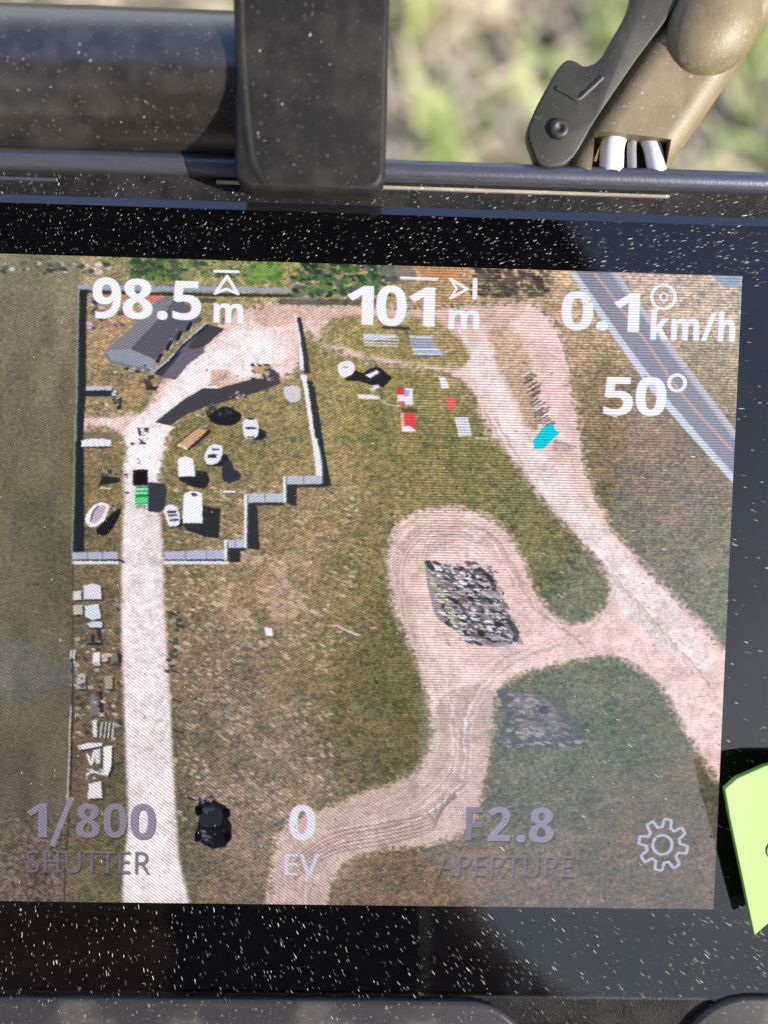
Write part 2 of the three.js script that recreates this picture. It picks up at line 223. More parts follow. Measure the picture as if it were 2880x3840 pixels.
  // wheel marks
  for (let i = 0; i < 70; i++) { const t = r(), o = (r() - 0.5), c = r() < 0.6 ? [176, 146, 136] : [240, 218, 214]; const path = [[[846, 1300], [862, 1180], [930, 1125], [1030, 1135], [1095, 1220], [1150, 1310], [1240, 1380]], [[870, 1250], [900, 1390], [955, 1520], [965, 1640], [900, 1720], [760, 1780], [650, 1850], [640, 1960]], [[1060, 900], [1170, 1080], [1290, 1210], [1390, 1320], [1530, 1480]], [[1190, 1380], [1080, 1430], [1000, 1530], [985, 1680], [880, 1770], [720, 1810]], [[900, 1160], [960, 1150], [1030, 1165]]][Math.floor(t * 5)]; const w = t * 5 > 4 ? 26 : 40; stroke(B, Q, c, 2 + 5 * r(), path.map(([x, y], k) => [x + o * w * 1.2 + (r() - 0.5) * 6, y + o * w * (k % 2 ? 0.7 : 0.9) + (r() - 0.5) * 6]), 0.5); }
  for (let i = 0; i < 6; i++) stroke(B, Q, [112, 90, 82], 7, [[1010 - i * 18, 1690 + i * 12], [940, 1752 + i * 7], [830, 1778 + i * 9], [720, 1800 + i * 9], [640, 1850 + i * 9]], 0.5);
  for (let i = 0; i < 6; i++) stroke(B, Q, [168, 140, 132], 8, [[600 + i * 18, 1990], [606 + i * 17, 1900], [640 + i * 16, 1830]], 0.35);
  soft(B, Q, [214, 178, 160], [[455, 800], [485, 798], [520, 815], [500, 835], [465, 835]], 0.9);
  stroke(B, z1, [150, 110, 90], 8, [[1400, 1130], [1470, 1110], [1530, 1080]], 0.6); stroke(B, z1, [176, 136, 116], 14, [[1390, 1170], [1440, 1160], [1480, 1170]], 0.6);
  B.globalCompositeOperation = 'destination-out';
  soft(B, Q, [0, 0, 0], [[692, 716], [712, 692], [770, 682], [860, 682], [944, 690], [985, 722], [1014, 770], [996, 792], [930, 786], [840, 774], [744, 752], [702, 736]]);
  soft(B, Q, [0, 0, 0], [[1056, 708], [1092, 702], [1138, 760], [1160, 830], [1172, 900], [1150, 930], [1112, 860], [1076, 790]], 0.62);
  B.globalCompositeOperation = 'source-over';
  // the dirt is laid over the land with ragged rims and its own grain
  {
    const im = A.getImageData(0, 0, TW, TH), d = im.data, s = B.getImageData(0, 0, TW, TH).data;
    for (let y = 0; y < TH; y++) for (let x = 0; x < TW; x++) {
      const u = x / kx, v = y / ky, k = 4 * (y * TW + x);
      const n1 = vnoise(u * 1.7, v * 1.7) - 0.5, n2 = vnoise(u * 5 + 40, v * 5) - 0.5, n3 = vnoise(u * 1.7 + 77, v * 1.7 + 31) - 0.5, n4 = vnoise(u * 5 + 11, v * 5 + 61) - 0.5;
      const hw = x < 1560 && y > 600 ? 0.12 : 0.85; const sx = clamp(Math.round(x + hw * (n1 * 0.5 + n2 * 0.14) * kx), 0, TW - 1), sy = clamp(Math.round(y + hw * (n3 * 0.5 + n4 * 0.14) * ky), 0, TH - 1), j = 4 * (sy * TW + sx);
      const e1 = 4 * (clamp(sy + Math.round(n2 * 0.9 * ky * (hw > 0.3 ? 1 : 0.15)), 0, TH - 1) * TW + clamp(sx + Math.round(n4 * 0.9 * kx * (hw > 0.3 ? 1 : 0.15)), 0, TW - 1)), e2 = 4 * (clamp(sy + 4, 0, TH - 1) * TW + clamp(sx - 3, 0, TW - 1)), e3 = 4 * (clamp(sy - 4, 0, TH - 1) * TW + clamp(sx + 3, 0, TW - 1)); let a = (s[j + 3] + s[e1 + 3] + s[e2 + 3] + s[e3 + 3]) / 1020; if (!a) continue; const jj = s[j + 3] ? j : s[e1 + 3] ? e1 : s[e2 + 3] ? e2 : e3; a *= clamp(0.95 + (fbm(u * 2.2 + 5, v * 2.2, 2) - 0.4) * 0.6, 0.8, 1);
      const g = 1 + (fbm(u * 6, v * 6 + 9, 2) - 0.5) * 0.24 + (hash2(x >> 1, y >> 1) - 0.5) * 0.07 + (fbm(u * 0.7, v * 0.9 + 9, 2) - 0.5) * 0.2;
      for (let q = 0; q < 3; q++) d[k + q] = clamp(d[k + q] * (1 - a) + s[jj + q] * g * a, 0, 255);
    }
    A.putImageData(im, 0, 0);
  }

  for (let i = 0; i < outline.length; i++) {
    const [xa, ya] = outline[i], [xb, yb] = outline[(i + 1) % outline.length], len = Math.hypot(xb - xa, yb - ya);
    if ((xa < 410 && ya > 1000 && xb < 410) || xa > 1560) continue;
    for (let k = 0; k < len * 0.8; k++) { const t = r(), off = (r() + r() - 1) * 9, x = (xa + (xb - xa) * t) - (yb - ya) / len * off, y = (ya + (yb - ya) * t) + (xb - xa) / len * off, [ca2, cb2] = Q([x, y]), c = [[96, 92, 56], [150, 130, 96], [206, 178, 154], [84, 84, 48], [226, 200, 180]][Math.floor(r() * 5)], q = 1.2 + 2.6 * r(); A.save(); A.translate(ca2, cb2); A.rotate(r() * 3.1); A.fillStyle = rgb(c, 0.25 + 0.35 * r()); A.beginPath(); A.ellipse(0, 0, q * 1.6, q * 0.8, 0, 0, 6.3); A.fill(); A.restore(); }
  }
  // ---- things seen from above
  const [cc, C] = canvas(); C.drawImage(ca, 0, 0);
  const f = (z, c, pts, a) => fill(C, z, c, pts, a), o = (z, c, pts, a) => soft(C, z, c, pts, a), l = (z, c, w, pts, a) => stroke(C, z, c, w, pts, a);
  const bits = (z, box, n, size, cols, lean = 0) => { for (let i = 0; i < n; i++) { const x = box[0] + (box[2] - box[0]) * r(), y = box[1] + (box[3] - box[1]) * r(), s = size * (0.4 + r()), c = cols[Math.floor(r() * cols.length)], t = lean + (r() - 0.5) * 0.9; f(z, c, [[x - s, y - s * 0.5], [x + s * 0.6, y - s * 0.6 + t * s], [x + s, y + s * 0.4 + t * s], [x - s * 0.5, y + s * 0.5]], 0.55 + 0.45 * r()); } };
  // trees and far things along the top
  for (const [x0, x1, y0, y1, n, cols] of [[490, 680, 968, 1050, 130, [[64, 96, 44], [92, 132, 58], [48, 70, 42], [70, 84, 72]]], [930, 1050, 975, 1060, 110, [[98, 140, 52], [74, 112, 44], [120, 158, 66]]], [1090, 1480, 985, 1110, 330, [[44, 74, 44], [62, 100, 50], [86, 132, 56], [34, 52, 40], [96, 104, 100]]], [1770, 2060, 1010, 1110, 180, [[84, 74, 64], [62, 56, 50], [106, 92, 78], [80, 84, 62]]], [690, 930, 975, 1040, 60, [[70, 100, 60], [120, 140, 70], [60, 74, 56]]]]) bits(S, [x0, y0, x1, y1], n, 14, cols, 0.1);
  bits(S, [0, 985, 420, 1025], 34, 12, [[60, 70, 62], [50, 58, 58], [214, 190, 200], [220, 214, 214], [86, 92, 78]]);
  f(S, [206, 130, 70], [[1560, 1006], [1720, 1010], [1730, 1050], [1600, 1046]], 0.6); o(S, [108, 104, 116], [[1440, 1000], [1540, 1000], [1560, 1050], [1460, 1060]], 0.6);
  l(S, [60, 62, 60], 30, [[1060, 1130], [1250, 1132], [1420, 1130]], 0.6); l(S, [130, 124, 130], 12, [[1100, 1118], [1180, 1122]], 0.8);
  // far wall
  f(S, [150, 160, 184], [[290, 1068], [600, 1072], [900, 1076], [1090, 1084], [1090, 1096], [900, 1092], [600, 1090], [290, 1082]]); l(S, [40, 42, 44], 16, [[310, 1092], [620, 1102], [900, 1106], [1080, 1108]], 0.85); l(S, [70, 66, 60], 20, [[620, 1124], [800, 1126]], 0.8);
  // left wall
  f(z1, [38, 42, 44], [[232, 320], [300, 320], [290, 700], [288, 1200], [262, 1660], [205, 1660], [212, 1100], [222, 700]]); f(z5, [34, 38, 42], [[196, 0], [262, 0], [270, 600], [272, 1235], [168, 1235], [190, 600]]);
  l(z1, [48, 84, 50], 5, [[228, 400], [222, 900], [206, 1660]]); l(z5, [54, 92, 62], 5, [[196, 0], [190, 600], [170, 1240]]); l(z1, [196, 190, 196], 3, [[224, 330], [214, 700], [206, 1200], [194, 1660]], 0.7); l(z5, [198, 190, 200], 3, [[188, 0], [182, 600], [160, 1230]], 0.7);
  for (const [x0, x1] of [[165, 570], [985, 1545]]) { f(z5, [172, 176, 196], [[x0, x0 < 500 ? 1232 : 1226], [x1, x0 < 500 ? 1228 : 1208], [x1, 1296], [x0, 1300]]); f(z5, [44, 48, 56], [[x0, 1298], [x1 + 5, 1294], [x1 + 8, 1312], [x0, 1308]]); f(z5, [222, 218, 228], [[x0 - 6, 1308], [x1 + 10, 1310], [x1 + 12, 1338], [x0 - 6, 1340]]); for (let k = 1; k < 3; k++) l(z5, [100, 104, 124], 3, [[x0 + (x1 - x0) * k / 3, 1226], [x0 + (x1 - x0) * k / 3, 1296]]); }
  l(z5, [40, 40, 44], 8, [[575, 1300], [620, 1318]]); f(z5, [42, 44, 44], [[1545, 1200], [1660, 1200], [1660, 1320], [1560, 1320]]);
  // stepped wall at the right of the yard
  f(z6, [44, 46, 46], [[1340, 0], [1390, 0], [1480, 560], [1530, 820], [1440, 830], [1440, 700]]); f(z6, [232, 232, 240], [[1300, 0], [1340, 0], [1380, 260], [1450, 640], [1456, 740], [1405, 740], [1380, 520], [1345, 260]]); l(z6, [70, 110, 92], 5, [[1342, 0], [1384, 260], [1455, 650], [1456, 800]]);
  f(z2, [234, 232, 236], [[712, 530], [736, 560], [800, 940], [800, 1040], [765, 1030], [760, 800], [735, 650]]); f(z2, [50, 52, 54], [[738, 570], [775, 565], [830, 850], [860, 1060], [806, 1066], [800, 940], [768, 720]]); f(z2, [234, 232, 238], [[770, 1070], [826, 1080], [850, 1240], [905, 1659], [868, 1659], [810, 1240]]); f(z2, [48, 50, 52], [[830, 1120], [880, 1140], [900, 1290], [965, 1640], [905, 1640], [850, 1260]]);
  const step = (x0, x1, y0, y1) => { f(z6, [52, 54, 56], [[x0 + 10, y1], [x1 + 6, y1], [x1 + 6, y1 + 24], [x0 + 10, y1 + 24]]); f(z6, [186, 190, 206], [[x0, y0], [x1, y0 - 4], [x1, y1 - 4], [x0, y1]]); for (const t of [0.35, 0.7]) l(z6, [150, 154, 176], 2, [[x0, y0 + (y1 - y0) * t], [x1, y0 + (y1 - y0) * t - 3]], 0.8); l(z6, [110, 112, 130], 3, [[(x0 + x1) / 2, y0], [(x0 + x1) / 2, y1]]); };
  f(z6, [48, 50, 50], [[1165, 810], [1245, 820], [1240, 985], [1160, 965]]); f(z6, [48, 50, 50], [[835, 975], [915, 985], [935, 1350], [835, 1340]]); f(z6, [48, 50, 50], [[680, 1350], [765, 1345], [775, 1455], [680, 1445]]);
  step(1150, 1450, 740, 808); step(830, 1130, 888, 960); step(650, 815, 1268, 1336);
  f(z6, [228, 224, 232], [[1130, 740], [1158, 740], [1158, 960], [1130, 960]]); f(z6, [228, 224, 232], [[806, 888], [836, 888], [832, 1336], [804, 1336]]); f(z6, [228, 224, 232], [[640, 1268], [672, 1268], [668, 1440], [640, 1440]]);
  for (const p of [[[1158, 745], [1158, 960]], [[836, 900], [832, 1336]], [[670, 1275], [668, 1440]]]) l(z6, [70, 116, 96], 4, p);
  l(z9, [74, 68, 64], 8, [[650, 260], [900, 262]], 0.6);
  // house
  f(z1, [104, 98, 112], [[880, 1064], [1000, 1108], [1084, 1122], [1200, 980], [1340, 880], [1345, 820], [1520, 668], [1350, 620]]); f(z1, [64, 66, 66], [[1180, 830], [1240, 770], [1345, 640], [1400, 640], [1520, 668], [1345, 820], [1240, 850]]); f(z1, [60, 60, 70], [[885, 1060], [1100, 880], [1150, 870], [960, 1095]]);
  bits(z1, [300, 430, 640, 680], 46, 26, [[210, 200, 210], [80, 80, 86], [60, 58, 60], [190, 120, 96], [140, 136, 150]]); f(z1, [230, 110, 100], [[830, 375], [960, 370], [920, 425], [845, 415]]);
  f(z1, [124, 124, 132], [[470, 862], [490, 830], [600, 740], [700, 650], [820, 530], [900, 430], [960, 400], [1080, 400], [1010, 500], [870, 650], [680, 846]]); f(z1, [88, 88, 97], [[680, 846], [870, 650], [1010, 500], [1080, 400], [1140, 420], [1330, 585], [1100, 745], [900, 945]]); f(z1, [98, 98, 108], [[1000, 480], [1120, 420], [1240, 520], [1090, 570]], 0.7);
  f(z1, [142, 146, 162], [[450, 890], [480, 862], [680, 848], [905, 945], [885, 1062], [500, 968]]); f(z1, [112, 116, 132], [[450, 890], [500, 968], [885, 1062], [888, 1040], [510, 950], [470, 888]]); for (const t of [0.3, 0.6]) f(z1, [128, 138, 164], [[480 + 200 * t, 862 - 14 * t], [486 + 200 * t, 862 - 14 * t], [500 + 330 * t, 975 + 80 * t], [494 + 330 * t, 975 + 80 * t]], 0.5);
  l(z1, [186, 190, 206], 9, [[890, 1056], [1010, 950], [1100, 860], [1220, 740], [1350, 622]]); l(z1, [34, 40, 44], 10, [[905, 1060], [1060, 930], [1120, 850], [1360, 640]]); for (const [x, y] of [[925, 960], [1010, 850], [1100, 760], [1190, 680]]) { l(z1, [34, 38, 46], 14, [[x, y], [x + 30, y - 60]]); l(z1, [200, 200, 214], 4, [[x + 22, y + 8], [x + 52, y - 56]], 0.8); }
  bits(z1, [640, 990, 860, 1060], 18, 20, [[44, 44, 48], [206, 204, 210], [120, 110, 106]]); bits(z1, [520, 1050, 620, 1090], 8, 20, [[50, 56, 50], [200, 190, 180]]); bits(z1, [800, 1090, 870, 1200], 10, 26, [[212, 206, 204], [60, 46, 46]]); f(z1, [58, 44, 44], [[830, 1170], [940, 1190], [900, 1216], [820, 1210]]);
  // left bay: container, scrap, trailer
  f(z1, [40, 46, 54], [[284, 1216], [530, 1216], [530, 1270], [284, 1270]]); f(z1, [186, 192, 208], [[284, 1180], [520, 1178], [524, 1214], [284, 1216]]); f(z1, [40, 50, 42], [[570, 1275], [610, 1275], [600, 1385], [560, 1385]]); bits(z1, [520, 1200, 650, 1360], 16, 18, [[210, 206, 214], [120, 90, 84], [60, 60, 60]]); bits(z1, [290, 1300, 480, 1400], 20, 16, [[204, 200, 196], [92, 84, 64], [214, 200, 190]]);
  o(z1, [110, 100, 74], [[270, 1600], [420, 1585], [590, 1600], [590, 1659], [270, 1659]], 0.6); f(z5, [58, 62, 54], [[270, 292], [500, 292], [540, 302], [430, 312], [270, 306]]); f(z5, [228, 232, 242], [[246, 240], [330, 222], [440, 222], [510, 234], [510, 290], [246, 296]]); for (const x of [300, 350, 400, 450]) l(z5, [176, 180, 196], 3, [[x, 226], [x, 292]], 0.7);
  bits(z5, [420, 510, 560, 600], 14, 26, [[40, 42, 44], [54, 58, 60], [150, 150, 160]]); f(z5, [40, 42, 42], [[430, 555], [590, 570], [590, 610], [400, 640]]); l(z5, [224, 216, 214], 6, [[415, 662], [505, 664]]);
  // boat
  o(z5, [28, 30, 32], [[380, 1040], [470, 940], [540, 870], [600, 850], [560, 960], [480, 1070], [410, 1085]]); o(z5, [236, 236, 244], [[280, 930], [320, 850], [380, 800], [440, 790], [490, 815], [480, 880], [440, 960], [370, 1005], [310, 1000]]); o(z5, [186, 166, 176], [[330, 930], [370, 860], [430, 815], [462, 826], [450, 880], [410, 940], [350, 975]]); l(z5, [60, 90, 76], 6, [[325, 960], [360, 860], [400, 820]]); bits(z5, [490, 810, 540, 850], 6, 16, [[200, 206, 214], [60, 70, 76]]);
  // roadway people and truck
  bits(z5, [745, 130, 840, 270], 24, 16, [[38, 38, 44], [210, 214, 220], [60, 50, 56]], 0.2); l(z5, [40, 40, 46], 7, [[752, 130], [768, 190]]); bits(z5, [640, 530, 668, 570], 5, 16, [[48, 36, 46]]); bits(z5, [635, 690, 660, 720], 4, 14, [[90, 50, 60]]); bits(z5, [690, 250, 860, 280], 6, 12, [[60, 50, 60]]); bits(z5, [744, 370, 780, 445], 5, 10, [[90, 76, 90], [120, 100, 110]]);
  f(z5, [54, 58, 66], [[840, 610], [990, 625], [1005, 700], [985, 840], [940, 880], [840, 868]]); f(z5, [40, 34, 38], [[706, 500], [836, 496], [838, 640], [706, 640]]); f(z5, [24, 22, 26], [[720, 520], [826, 516], [826, 630], [722, 632]]); f(z5, [44, 176, 92], [[730, 648], [840, 645], [842, 806], [724, 810]]); for (const y of [672, 708]) l(z5, [150, 232, 176], 9, [[740, y], [832, y - 2]]); l(z5, [20, 96, 52], 6, [[732, 732], [838, 728]]); l(z5, [22, 110, 58], 5, [[732, 652], [838, 650]]); f(z5, [86, 226, 120], [[736, 750], [836, 744], [836, 790], [732, 800]], 0.8); bits(z5, [725, 812, 830, 850], 14, 18, [[150, 130, 132], [70, 90, 76], [206, 196, 196]]);
  // dark mat, digger
  f(z1, [66, 64, 70], [[900, 1496], [1180, 1280], [1330, 1196], [1480, 1200], [1659, 1150], [1659, 1290], [1480, 1310], [1250, 1400], [1130, 1460], [1035, 1530]]); f(z2, [66, 64, 70], [[0, 1210], [180, 1160], [330, 1120], [500, 1100], [600, 1150], [400, 1230], [190, 1290], [0, 1345]]); l(z1, [232, 222, 220], 5, [[905, 1490], [1180, 1274], [1330, 1190]], 0.7);
  f(z2, [74, 70, 84], [[490, 1010], [590, 1060], [585, 1160], [500, 1160]]); bits(z2, [345, 990, 505, 1130], 40, 22, [[40, 40, 44], [196, 156, 96], [60, 56, 56], [150, 120, 90], [30, 32, 36]]); f(z2, [200, 160, 104], [[370, 1010], [490, 1000], [490, 1028], [370, 1034]], 0.8); f(z2, [236, 232, 236], [[520, 995], [620, 1000], [615, 1100], [560, 1060]], 0.6); bits(z2, [190, 1230, 320, 1300], 10, 14, [[210, 204, 206], [60, 58, 60]]);
  o(z2, [210, 206, 212], [[630, 1190], [690, 1175], [760, 1185], [775, 1250], [750, 1320], [680, 1320], [632, 1270]], 0.95); l(z2, [90, 88, 84], 6, [[640, 1300], [690, 1330], [760, 1315]], 0.7);
  // vehicles on the grass
  o(z6, [30, 34, 36], [[520, 240], [620, 170], [700, 180], [780, 230], [760, 290], [690, 320], [600, 315], [540, 290]]); bits(z6, [520, 160, 700, 280], 24, 26, [[40, 44, 50], [56, 60, 70], [200, 196, 206], [30, 32, 36]]); bits(z6, [400, 200, 520, 260], 16, 18, [[190, 180, 164], [120, 110, 90], [60, 56, 52]]);
  f(z6, [46, 46, 44], [[440, 400], [520, 350], [530, 380], [350, 530], [330, 520]]); f(z6, [206, 160, 116], [[260, 470], [410, 340], [500, 360], [345, 510]]); f(z6, [236, 206, 190], [[240, 480], [262, 468], [345, 508], [330, 522]]); l(z6, [60, 52, 46], 6, [[240, 482], [420, 338]], 0.8); l(z6, [60, 52, 46], 6, [[345, 515], [505, 365]], 0.8); bits(z6, [480, 325, 530, 360], 6, 14, [[60, 56, 60], [200, 190, 196]]);
  const car = (z, pts, shadow, glass, roof) => { f(z, [36, 40, 42], shadow); o(z, [226, 226, 236], pts); for (const q of glass) f(z, [44, 58, 66], q); for (const q of roof ?? []) f(z, [206, 214, 224], q, 0.8); };
  car(z6, [[480, 560], [510, 500], [560, 478], [620, 490], [630, 540], [605, 610], [560, 645], [500, 640], [476, 600]], [[600, 540], [660, 560], [690, 620], [640, 660], [500, 656], [490, 630], [600, 600]], [[[505, 560], [580, 558], [575, 590], [510, 590]], [[540, 510], [600, 516], [596, 526], [540, 522]]]);
  f(z6, [48, 52, 60], [[640, 620], [700, 615], [720, 680], [780, 720], [770, 770], [690, 800], [630, 780], [620, 690]]);
  car(z6, [[800, 280], [830, 258], [890, 258], [918, 290], [922, 400], [890, 428], [820, 426], [802, 390]], [[915, 330], [980, 370], [995, 400], [960, 440], [830, 436], [920, 400]], [[[815, 335], [905, 335], [908, 352], [815, 350]], [[820, 252], [900, 258], [890, 272], [830, 270]], [[830, 412], [890, 412], [890, 424], [830, 422]]]);
  f(z6, [38, 40, 42], [[250, 740], [400, 740], [400, 690], [500, 705], [520, 780], [480, 845], [380, 830], [270, 775]]); f(z6, [240, 240, 244], [[254, 600], [320, 572], [385, 600], [402, 742], [262, 746]]); l(z6, [120, 160, 132], 4, [[388, 610], [402, 740]], 0.8);
  f(z6, [44, 48, 46], [[300, 1130], [455, 1130], [460, 980], [540, 1000], [610, 1010], [600, 1255], [480, 1245], [320, 1180]]); f(z6, [240, 240, 246], [[308, 880], [380, 862], [458, 880], [462, 1130], [292, 1128]]); f(z6, [62, 62, 84], [[370, 880], [400, 876], [428, 904], [372, 908]]); f(z6, [50, 50, 52], [[296, 1132], [440, 1134], [440, 1180], [330, 1170]]);
  car(z6, [[142, 1010], [180, 980], [230, 985], [262, 1030], [276, 1110], [255, 1150], [190, 1155], [160, 1100]], [[262, 1040], [300, 1100], [290, 1160], [190, 1165], [260, 1130]], [[[165, 1030], [240, 1026], [246, 1044], [168, 1050]], [[176, 1062], [250, 1056], [252, 1068], [180, 1076]], [[185, 1100], [262, 1094], [262, 1110], [190, 1116]]], [[[180, 1080], [258, 1074], [260, 1090], [184, 1096]]]);
  l(z6, [214, 200, 196], 5, [[612, 850], [616, 890], [645, 922]]); l(z6, [234, 222, 220], 12, [[640, 868], [720, 872]]); l(z6, [70, 60, 56], 5, [[640, 884], [740, 886]]);
  // things on the green right of the wall
  f(z3, [34, 38, 36], [[190, 960], [260, 900], [330, 930], [420, 880], [490, 910], [560, 970], [490, 1040], [390, 1020], [300, 990], [200, 990]]); o(z3, [236, 232, 240], [[135, 890], [160, 845], [240, 840], [270, 880], [255, 930], [190, 965], [150, 940]]); l(z3, [120, 112, 136], 5, [[175, 885], [210, 882]]); o(z3, [44, 40, 50], [[335, 940], [400, 890], [460, 885], [490, 920], [470, 960], [380, 985]]); f(z3, [236, 234, 244], [[345, 945], [440, 905], [460, 925], [390, 970]]);
  f(z3, [230, 222, 236], [[285, 1095], [400, 1098], [470, 1115], [440, 1135], [300, 1130]]); l(z3, [222, 208, 190], 5, [[450, 1130], [520, 1170], [620, 1184]]); bits(z3, [400, 1040, 450, 1065], 5, 20, [[232, 222, 226]]);
  f(z3, [232, 226, 232], [[595, 1045], [720, 1048], [722, 1178], [600, 1176]]); f(z3, [226, 52, 56], [[595, 1042], [655, 1044], [655, 1098], [595, 1096]]); f(z3, [150, 170, 214], [[655, 1060], [690, 1060], [690, 1110], [655, 1110]]); f(z3, [216, 90, 92], [[605, 1150], [660, 1150], [660, 1180], [605, 1178]]); f(z3, [90, 70, 58], [[630, 1200], [750, 1205], [755, 1235], [640, 1230]]); f(z3, [234, 64, 66], [[622, 1245], [740, 1242], [742, 1360], [632, 1362]]); f(z3, [240, 234, 236], [[622, 1240], [650, 1242], [655, 1385], [632, 1385]], 0.6); f(z3, [240, 230, 230], [[634, 1345], [690, 1340], [740, 1370], [740, 1386], [636, 1386]]);
  f(z3, [226, 226, 232], [[920, 960], [970, 958], [1005, 1045], [945, 1052]]); f(z3, [232, 96, 90], [[978, 1118], [1050, 1116], [1056, 1212], [988, 1216]]); f(z3, [214, 214, 222], [[1040, 1274], [1145, 1272], [1180, 1415], [1080, 1424]]); for (const t of [0.25, 0.5, 0.75]) l(z3, [172, 172, 184], 3, [[1045 + t * 100, 1275], [1082 + t * 98, 1420]], 0.8); l(z3, [216, 212, 206], 10, [[1205, 1435], [1300, 1440]], 0.8);
  f(z3, [196, 198, 210], [[330, 620], [590, 628], [600, 650], [340, 690]], 0.9); for (const y of [640, 665, 690, 712]) l(z3, [226, 226, 238], 7, [[345, y], [600, y + 8]], 0.85); l(z3, [100, 96, 84], 5, [[350, 676], [620, 690]], 0.7); l(z3, [40, 42, 48], 14, [[490, 575], [680, 580]], 0.8);
  f(z3, [150, 160, 184], [[690, 640], [870, 640], [900, 720], [980, 775], [900, 805], [750, 800], [700, 700]], 0.9); for (const y of [645, 745, 775]) l(z3, [232, 232, 242], 8, [[690 + (y - 640) * 0.3, y], [860 + (y - 640) * 0.6, y + 4]], 0.9); l(z3, [60, 70, 84], 6, [[760, 800], [930, 800]], 0.8); l(z3, [226, 204, 180], 6, [[980, 760], [1050, 740]], 0.6);
  // brush and posts between the tracks
  for (let i = 0; i < 46; i++) { const t = i / 45, x = 1140 + t * 46 + (r() - 0.5) * 22, y = 806 + t * 118; l(Q, r() < 0.6 ? [58, 52, 52] : [226, 214, 210], 5, [[x - 10, y + 5], [x + 8, y - 6]], 0.85); }
  for (let i = 0; i < 9; i++) l(Q, [120, 106, 116], 4, [[1200 + i * 5, 948 + i * 2], [1194 + i * 5, 974]], 0.7); l(Q, [120, 106, 116], 4, [[1195, 952], [1245, 966]], 0.7);
  // paved road
  f(Q, [186, 182, 190], [[1226, 586], [1330, 586], [1470, 770], [1600, 945], [1600, 1060], [1580, 1040], [1410, 850], [1320, 720]]); f(Q, [136, 136, 148], [[1244, 586], [1322, 586], [1462, 778], [1600, 962], [1600, 1040], [1430, 850], [1338, 722]]); f(Q, [196, 206, 220], [[1232, 592], [1246, 592], [1344, 730], [1432, 850], [1590, 1034], [1584, 1046], [1412, 852], [1322, 724]], 0.85); l(Q, [196, 158, 132], 11, [[1284, 590], [1400, 745], [1470, 848], [1580, 972]], 0.9); l(Q, [176, 178, 186], 12, [[1322, 590], [1462, 780], [1596, 960]], 0.7); f(Q, [110, 150, 190], [[1530, 588], [1600, 590], [1600, 622], [1560, 618]], 0.6);
  l(z4, [226, 206, 170], 4, [[610, 740], [680, 765], [740, 800]], 0.7);
  // rock heaps
  o(zA, [150, 140, 140], [[415, 620], [560, 680], [700, 690], [830, 680], [910, 690], [960, 830], [1010, 960], [1070, 1080], [1130, 1200], [1090, 1260], [960, 1295], [820, 1270], [640, 1150], [500, 1080], [440, 900], [410, 760]]);
  { const inside = (x, y) => x > 415 + (y - 620) * 0.3 - (y > 1100 ? (1100 - y) * 0.8 : 0) && x < 900 + (y - 680) * 0.42;
    const rock = (x, y, s, c, a) => { const n = 6, o = r() * 6; f(zA, c, Array.from({ length: n }, (_, i) => { const t = o + i / n * 6.283, q = s * (0.6 + 0.6 * r()); return [x + q * Math.cos(t) * 1.25 + q * Math.sin(t) * 0.3, y + q * Math.sin(t) * 0.62 + q * Math.cos(t) * 0.35]; }), a); };
    for (let i = 0; i < 340; i++) { const x = 410 + 720 * r(), y = 640 + 630 * r(); if (inside(x, y)) rock(x, y, 14 + 26 * r(), [[44, 46, 50], [64, 64, 66], [92, 88, 88], [120, 112, 106]][i % 4], 0.9); }
    for (let i = 0; i < 420; i++) { const y = 650 + 600 * r(), x = 410 + 720 * r(); if (!inside(x + 12, y + 10)) continue; const s = 9 + 34 * r() * r(); rock(x + s * 0.35, y + s * 0.4, s, [36, 38, 42], 0.9); rock(x, y, s, [[236, 230, 240], [214, 208, 218], [196, 188, 196], [222, 228, 232], [176, 168, 170], [206, 176, 186]][i % 6], 0.95); }
    for (let i = 0; i < 90; i++) { const t = r(), e = r() < 0.5 ? -1 : 1, y = 640 + 640 * t, x = e < 0 ? 405 + (y - 620) * 0.32 - 40 * r() : 905 + (y - 680) * 0.42 + 36 * r() - 18, s = 5 + 12 * r(); rock(x + 4, y + 5, s, [70, 64, 62], 0.7); rock(x, y, s, [[226, 216, 222], [176, 164, 160], [120, 114, 110], [196, 182, 170]][i % 4], 0.85); } }
  for (let i = 0; i < 60; i++) { const y = 760 + 380 * r(), x = 430 + (y - 760) * 0.5 + 60 * r(); f(zA, [[196, 196, 150], [120, 124, 80], [220, 214, 180]][i % 3], [[x - 20, y - 10], [x + 16, y], [x + 20, y + 14], [x - 10, y + 8]], 0.7); }
  l(zA, [48, 52, 54], 22, [[1050, 1090], [1110, 1190], [1100, 1245]], 0.8); l(zA, [44, 46, 48], 20, [[420, 640], [460, 690]], 0.85); l(zA, [50, 48, 46], 18, [[820, 690], [900, 750], [940, 850]], 0.7);
  o(zB, [74, 84, 84], [[490, 160], [640, 150], [870, 220], [1010, 320], [1100, 480], [1060, 530], [800, 556], [590, 566], [500, 490], [560, 340]], 0.45); o(zB, [148, 132, 140], [[570, 200], [700, 185], [850, 240], [900, 320], [960, 420], [840, 460], [660, 470], [620, 400], [600, 300]], 0.5);
  for (let i = 0; i < 520; i++) { const x = 500 + 580 * r(), y = 165 + 385 * r(); if (x > 720 + (y - 160) * 1.1 || x < 505 + Math.max(0, 60 - Math.abs(y - 320) * 0.4)) continue; const s = 10 + 22 * r(), c = [[168, 152, 160], [112, 104, 112], [84, 88, 92], [182, 168, 172], [66, 78, 80]][Math.floor(r() * 5)]; f(zB, c, [[x - s, y - s * 0.5], [x + s, y], [x + s * 0.7, y + s * 0.5], [x - s * 0.6, y + s * 0.3]], 0.7); }
